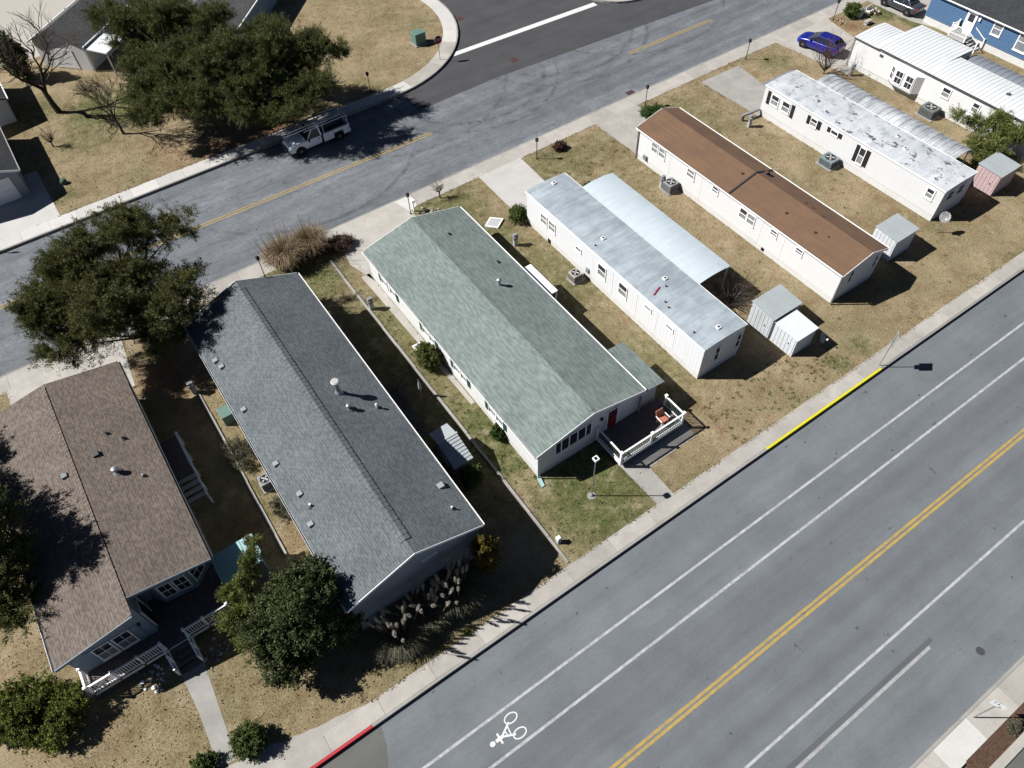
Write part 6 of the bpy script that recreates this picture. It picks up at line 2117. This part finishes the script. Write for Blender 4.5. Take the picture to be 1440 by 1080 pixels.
shrub('dark reddish shrub on lawn before pale arched carport', 34.3, 44.3, .65, .5, .6, 'leaf_red', 80, (.08, .05), seed=27)
shrub('low dark green ground cover bed before the brown-roofed home', 44.4, 43.3, 1.3, .9, .5, 'leaf_green', 130, (.08, .05), seed=28)
shrub('bushy olive shrub among the garden ornaments', 72.7, 44.2, 1.0, .8, 1.2, 'leaf_bush', 120, (.1, .05), seed=29)
shrub('reddish brown shrub beside the tall dry grass at the driveway', 12.6, 44.6, 1.3, .8, .8, 'leaf_brown', 110, (.12, .03), 'needle', seed=30)
shrub('golden upright shrub at the front corner of slate-roofed home', 7.45, 15.3, .6, .5, 4.1, 'leaf_gold', 170, (.1, .06), seed=31, rc=.26)
shrub('dark shrub beside the grey shed at slate-roofed home', 9.8, 20.6, .8, .6, 1.5, 'leaf_bush', 100, (.09, .05), seed=32)
shrub('loose pale shrub spilling over the left lot edging', -1.2, 30.8, .85, 1.6, .9, 'leaf_pampas', 60, (.12, .03), 'needle', seed=33, nleaf=110)
shrub('loose weedy shrub by the air conditioner of slate-roofed home', -.75, 25.8, .55, 1.0, .7, 'leaf_pampas', 40, (.12, .03), 'needle', seed=34, nleaf=110)
shrub('tall dark columnar evergreen beyond the left lawn', -1.9, 86.4, 1.0, 1.0, 5.0, 'leaf_bush', 190, (.2, .1), seed=35, rc=.4)
shrub('green shrub in shade at the front left corner of slate-roofed home', -.75, 17.9, .6, .7, 1.3, 'leaf_green', 80, (.09, .06), seed=37)
shrub('tufted weeds at the mulch bed corner', 24.0, -6.6, .5, .25, .35, 'leaf_pampas', 30, (.1, .03), 'needle', seed=38, nleaf=60)


# bare branching plants
def bare(name, label, cat, base, h, spread, seed, r0=.12, levels=5, nb=3, lean=(0, 0), mat='bark_grey', twig='twig', group=None, up=.25, first=.28, ratio=.74, min_r=.006):
    pr = random.Random(seed)
    o = thing(name, label, cat, (base[0], base[1], 0), group)
    big, small = MB(), MB()

    def grow(p, d, L, r, lv):
        e = p + d * L
        mid = p + d * L * .5 + Vector((pr.uniform(-1, 1), pr.uniform(-1, 1), pr.uniform(-1, 1))) * L * .06
        tgt = big if lv >= levels - 1 else small
        n = 7 if lv >= levels - 1 else (4 if lv > 1 else 3)
        tgt.tube(p, mid, r, r * .85, n, False)
        tgt.tube(mid, e, r * .85, r * .68, n, False)
        if lv == 0:
            return
        k = nb + (1 if pr.random() < .45 else 0)
        for j in range(k):
            a = Vector((pr.gauss(0, 1), pr.gauss(0, 1), pr.gauss(0, .6)))
            a -= d * a.dot(d)
            if a.length < 1e-3:
                continue
            a.normalize()
            nd = (d + a * pr.uniform(.45, spread) + Vector((0, 0, up))).normalized()
            st_ = p.lerp(e, pr.uniform(.55, 1.0)) if j else e
            grow(st_, nd, L * ratio * pr.uniform(.75, 1.2), max(min_r, r * pr.uniform(.45, .62)), lv - 1)
    grow(Vector(base), Vector((lean[0], lean[1], 1)).normalized(), h * first, r0, levels)
    big.build('trunk', mat, o)
    small.build('crown', twig, o)
    return o


bare('bare_tree', 'large leafless tree with thick leaning trunk on the left lawn', 'tree', (-.6, 78.0, -.05), 9.0, 1.1, 41, .3, 5, 3, (-.1, .1), 'bark', group='leafless trees', ratio=.8, min_r=.016)
bare('bare_tree', 'slender leafless tree on dry lawn beside the dense pine', 'tree', (3.4, 70.6, -.05), 7.2, 1.0, 42, .14, 5, 3, (-.05, .1), 'bark_grey', group='leafless trees', ratio=.78, min_r=.014)
def twig_bush(label, base, n, h, spread, seed, stem=0.0, mat='twig', r=.016):
    pr = random.Random(seed)
    o = thing('bare_shrub', label, 'shrub', (base[0], base[1], 0), 'leafless shrubs')
    big, small = MB(), MB()
    b = Vector((base[0], base[1], -.04))
    top = b + Vector((0, 0, stem + .12))
    big.tube(b, top, .07, .06, 6, False)

    def go(p, d, L, rad, lv):
        for k in range(2):
            e = p + d * L * .5
            (big if lv == 2 else small).tube(p, e, rad, rad * .8, 4 if lv == 2 else 3, False)
            p, rad = e, rad * .8
            d = (d + Vector((pr.gauss(0, .14), pr.gauss(0, .14), pr.gauss(.05, .1)))).normalized()
            if lv:
                for j in range(pr.choice((1, 2, 2, 3))):
                    nd = (d + Vector((pr.gauss(0, .5), pr.gauss(0, .5), pr.gauss(.1, .35)))).normalized()
                    go(p, nd, L * pr.uniform(.4, .7), max(.007, rad * .62), lv - 1)
    for k in range(n):
        a = pr.uniform(0, 2 * math.pi)
        s_ = spread * pr.uniform(.15, 1.0)
        d = Vector((math.cos(a) * s_, math.sin(a) * s_, 1)).normalized()
        go(top, d, h * pr.uniform(.45, .72), r * 1.6, 2)
    big.build('stem', 'bark_grey', o)
    small.build('twigs', mat, o)
    return o


twig_bush('leafless reddish shrub beside the deep blue car', (61.9, 38.4), 24, 3.4, 1.0, 43, .2, 'twig_red', .018)
twig_bush('leafless brown shrub under the end of pale arched carport', (33.2, 21.9), 40, 2.6, 1.5, 44, 0, 'twig', .018)
twig_bush('small round leafless shrub at the back street walk', (22.35, 44.9), 16, 1.0, 1.1, 45, .5, 'twig_red', .013)
twig_bush('round brown leafless shrub on lawn near the wide driveway', (-2.5, 72.6), 20, 1.3, 1.1, 46, .3, 'twig', .016)
twig_bush('tangled pale leafless vine over the left lot edging', (-1.3, 31.2), 14, 1.0, 1.8, 47, 0, 'twig', .012)


def blades(n, cx, cy, rx, ry, h, droop, width, rng, seg=4, z=0.0):
    """arching strips"""
    a = rng.uniform(0, 2 * np.pi, n)
    rad = rng.uniform(0, 1, n) ** .5 * .45
    bx_ = cx + np.cos(a) * rad * rx
    by_ = cy + np.sin(a) * rad * ry
    ang = a + rng.normal(0, .35, n)
    H_ = h * rng.uniform(.6, 1.15, n)
    out = droop * rng.uniform(.5, 1.2, n) * (.3 + rad)
    vs, fs = [], []
    side = np.stack([-np.sin(ang), np.cos(ang), np.zeros(n)], 1) * width * .5
    dirx = np.stack([np.cos(ang), np.sin(ang), np.zeros(n)], 1)
    base = np.stack([bx_, by_, np.full(n, z)], 1)
    for k in range(seg + 1):
        t = k / seg
        p = base + dirx * (out * t ** 1.6)[:, None] + np.stack([np.zeros(n), np.zeros(n), H_ * (1.7 * t - .95 * t ** 2.6)], 1)
        w_ = (1 - t) ** .6 * .9 + .1
        vs.append(p - side * w_)
        vs.append(p + side * w_)
    V = np.stack(vs, 1).reshape(-1, 3)
    m = 2 * (seg + 1)
    i0 = np.arange(n) * m
    F = np.concatenate([np.stack([i0 + 2 * k, i0 + 2 * k + 1, i0 + 2 * k + 3, i0 + 2 * k + 2], 1) for k in range(seg)])
    return V, F


def grass_clump(label, x, y, rx, ry, h, n, mat, seed, stalks=0, plumes=0, droop=1.2, width=.035):
    rng = np.random.default_rng(seed)
    o = thing('grass_clump', label, 'ornamental grass', (x, y, 0), 'tall ornamental grass clumps')
    V, F = blades(n, x, y, rx, ry, h, droop, width, rng)
    tri_mesh('blades', V, F, mat, o)
    pr = random.Random(seed)
    if stalks:
        m = MB()
        for k in range(stalks):
            a, b = pr.gauss(0, rx * .25), pr.gauss(0, ry * .25)
            m.tube((x + a, y + b, 0), (x + a * 2.0, y + b * 2.0, h * pr.uniform(1.2, 1.9)), .012, .006, 3, False)
        m.build('stalks', 'leaf_dry', o)
    for k in range(plumes):
        a, b = pr.gauss(0, rx * .3), pr.gauss(0, ry * .3)
        tz = h * pr.uniform(1.35, 1.95)
        p0 = np.array([x + a, y + b, h * .4])
        p1 = np.array([x + a * 1.7, y + b * 1.7, tz])
        ax = (p1 - p0) / np.linalg.norm(p1 - p0)
        m = MB()
        m.tube(tuple(p0), tuple(p1), .014, .01, 4, False)
        pl_ = m.build('stalk', 'leaf_dry', o)
        nn = 260
        t = rng.uniform(0, 1, nn)
        c = p1 + ax * (t[:, None] - .1) * .75
        dd = unit(rng.normal(size=(nn, 3))) * .55 + ax
        wv = (np.sin(np.pi * np.clip(t * .9 + .08, 0, 1)) * .06)[:, None]
        v, f = leaf_geo(c + unit(rng.normal(size=(nn, 3))) * wv, dd, .15, .022, 'needle', rng)
        tri_mesh('plume', v, f, 'plume', o)
    return o


grass_clump('tall dry tan grass clump behind the lantern at slate-roofed home', 8.6, 45.2, 1.9, 1.5, 1.9, 2600, 'leaf_dry', 51, 150, 0, 1.7, .04)
grass_clump('dry tan grass clump spilling towards the driveway of green-roofed home', 10.8, 45.4, 1.6, 1.4, 1.8, 2200, 'leaf_dry', 52, 130, 0, 1.6, .04)
grass_clump('shaded pampas grass with plumes nearest the golden upright shrub', 5.2, 15.1, 1.9, 1.2, 1.5, 3000, 'leaf_pampas', 53, 0, 28, 1.7)
grass_clump('shaded pampas grass with sunlit plumes before slate-roofed gable', 3.2, 15.0, 1.6, 1.1, 1.3, 2400, 'leaf_pampas', 54, 0, 18, 1.5)
grass_clump('shaded pampas grass with plumes nearest the glossy evergreen', 1.5, 14.8, 1.7, 1.2, 1.35, 2800, 'leaf_pampas', 55, 0, 20, 1.6)
shrub('tiny sunlit weed at the walk before the pampas grass', 4.6, 12.9, .3, .15, .25, 'leaf_yel', 24, (.08, .03), 'needle', seed=39, nleaf=50)

# ------------------------------------------------------------------ short grass over the lawns
BLOCK = [(-13.8, -4.8, 21, 40.2), (-.1, 8.1, 16.7, 40.8), (13.2, 21.5, 18.4, 40), (26.5, 30.4, 18.3, 38.3), (38.9, 43.5, 17.7, 39.3), (52, 56, 19, 37.5), (64.8, 72, 14, 38.2), (77.4, 86, 15, 39),
         (13.0, 20.4, 40, 47), (26.3, 30.9, 37.9, 46), (39.3, 44.2, 37.5, 46), (51.7, 56.4, 37, 44.5), (63, 70, 37, 46), (76.7, 84, 37.5, 46), (-9.1, -7.8, 12, 20), (18, 19.35, 12, 15), (17.8, 23.4, 15, 18.5), (-12.5, -4.6, 40.4, 46),
         (32.8, 35.6, 15.8, 20.1), (45.7, 48.2, 18, 20.1), (58.4, 61, 18, 20.2), (12.5, 13.3, 25.4, 40.6), (-16, -4.6, 62, 70), (21, 23.2, 18, 32.2)]


def scatter(n, x0, x1, y0, y1, rng, extra=None):
    x = rng.uniform(x0, x1, n)
    y = rng.uniform(y0, y1, n)
    ok = np.ones(n, bool)
    for a, b, c, d in BLOCK:
        ok &= ~((x > a) & (x < b) & (y > c) & (y < d))
    if extra is not None:
        ok &= extra(x, y)
    return np.stack([x[ok], y[ok], np.zeros(ok.sum())], 1)


rg = np.random.default_rng(77)
P = [scatter(230000, -17, 62, 12.75, 45.2, rg, lambda x, y: ~((x < -1.7) & (y < 12.95 + np.minimum(1.6, .19 * (-1.9 - x))))), scatter(26000, 62, 80, 20, 45.2, rg), scatter(60000, -12, 38, 62.2, 82, rg, lambda x, y: (x < 26.6) | (np.hypot(x - 26.6, y - 74) < 11.8) | (y > 74))]
def along(x0, y0, x1, y1, dens, jit):
    n = int(math.hypot(x1 - x0, y1 - y0) * dens)
    t = rg.uniform(0, 1, n)
    t = t[(np.sin(t * 37 + x0) + np.sin(t * 91 + y0 * 3) + rg.normal(0, .8, n)) > -.3]        # uneven along the edge
    return np.stack([x0 + (x1 - x0) * t + rg.normal(0, jit, len(t)), y0 + (y1 - y0) * t + rg.normal(0, jit, len(t)), np.full(len(t), .005)], 1)


E_ = [along(-1.5, 12.74, 17.9, 12.74, 90, .07), along(19.4, 12.74, 62, 12.74, 80, .07), along(-10, 62.16, 26, 62.16, 70, .05), along(20.6, 45.24, 26.3, 45.24, 70, .05), along(31, 45.24, 39, 45.24, 70, .05), along(44.4, 45.24, 62, 45.24, 60, .05)]
for a_, b_, c_, d_ in BLOCK:
    if b_ - a_ < 1.6 and d_ - c_ > 8:
        continue
    if c_ < 60:
        E_ += [along(a_, c_, b_, c_, 30, .09), along(a_, c_, a_, d_, 30, .09)]
    E_ += [along(b_, c_, b_, d_, 22, .09)]
EDGE = np.concatenate(E_)
EDGE = EDGE[(EDGE[:, 1] > 12.6) & (EDGE[:, 1] < 80)]
ok_ = np.ones(len(EDGE), bool)
for a_, b_, c_, d_ in BLOCK:
    ok_ &= ~((EDGE[:, 0] > a_ + .12) & (EDGE[:, 0] < b_ - .12) & (EDGE[:, 1] > c_ + .12) & (EDGE[:, 1] < d_ - .12))
P = np.concatenate(P + [EDGE[ok_]])
tall = rg.random(len(P)) < .08
tall[-int(ok_.sum()):] |= rg.random(int(ok_.sum())) < .06
ln = np.where(tall, .12, .055)[:, None]
d = np.stack([rg.normal(0, .9, len(P)), rg.normal(0, .9, len(P)), np.full(len(P), .7)], 1)
v, f = leaf_geo(P, d, 1.0, 0.0, 'needle', rg)
d = unit(d)
s_ = unit(np.cross(d, unit(rg.normal(size=(len(P), 3)))))
W_ = ln * .35
v = np.stack([P - s_ * W_, P + s_ * W_, P + d * ln * rg.uniform(.6, 1.4, (len(P), 1))], 1).reshape(-1, 3)
g = tri_mesh('short_grass', v, f, 'blades', None, 'stuff')
tag(g, 'short dry tan and green grass covering the lots', 'grass')
# green weed tufts dotted over the dry lawns
T = np.concatenate([scatter(110, 25, 36, 12.9, 16.5, rg), scatter(20, 36, 60, 13, 24, rg), scatter(20, 11.8, 17, 13, 18, rg), scatter(20, 44, 52, 20, 44, rg), scatter(50, 20, 40, 38, 45, rg), scatter(70, 11.8, 13.2, 18, 40, rg)])
pr_ = np.repeat(np.arange(len(T)), 26)
c = T[pr_] + np.stack([rg.normal(0, .07, len(pr_)), rg.normal(0, .07, len(pr_)), np.zeros(len(pr_))], 1)
v, f = leaf_geo(c, np.stack([rg.normal(0, .8, len(pr_)), rg.normal(0, .8, len(pr_)), np.full(len(pr_), .8)], 1), .09, .03, 'needle', rg)
g = tri_mesh('weeds', v, f, 'leaf_green', None, 'stuff')
tag(g, 'small green weed tufts dotted over the dry lawns', 'weeds')
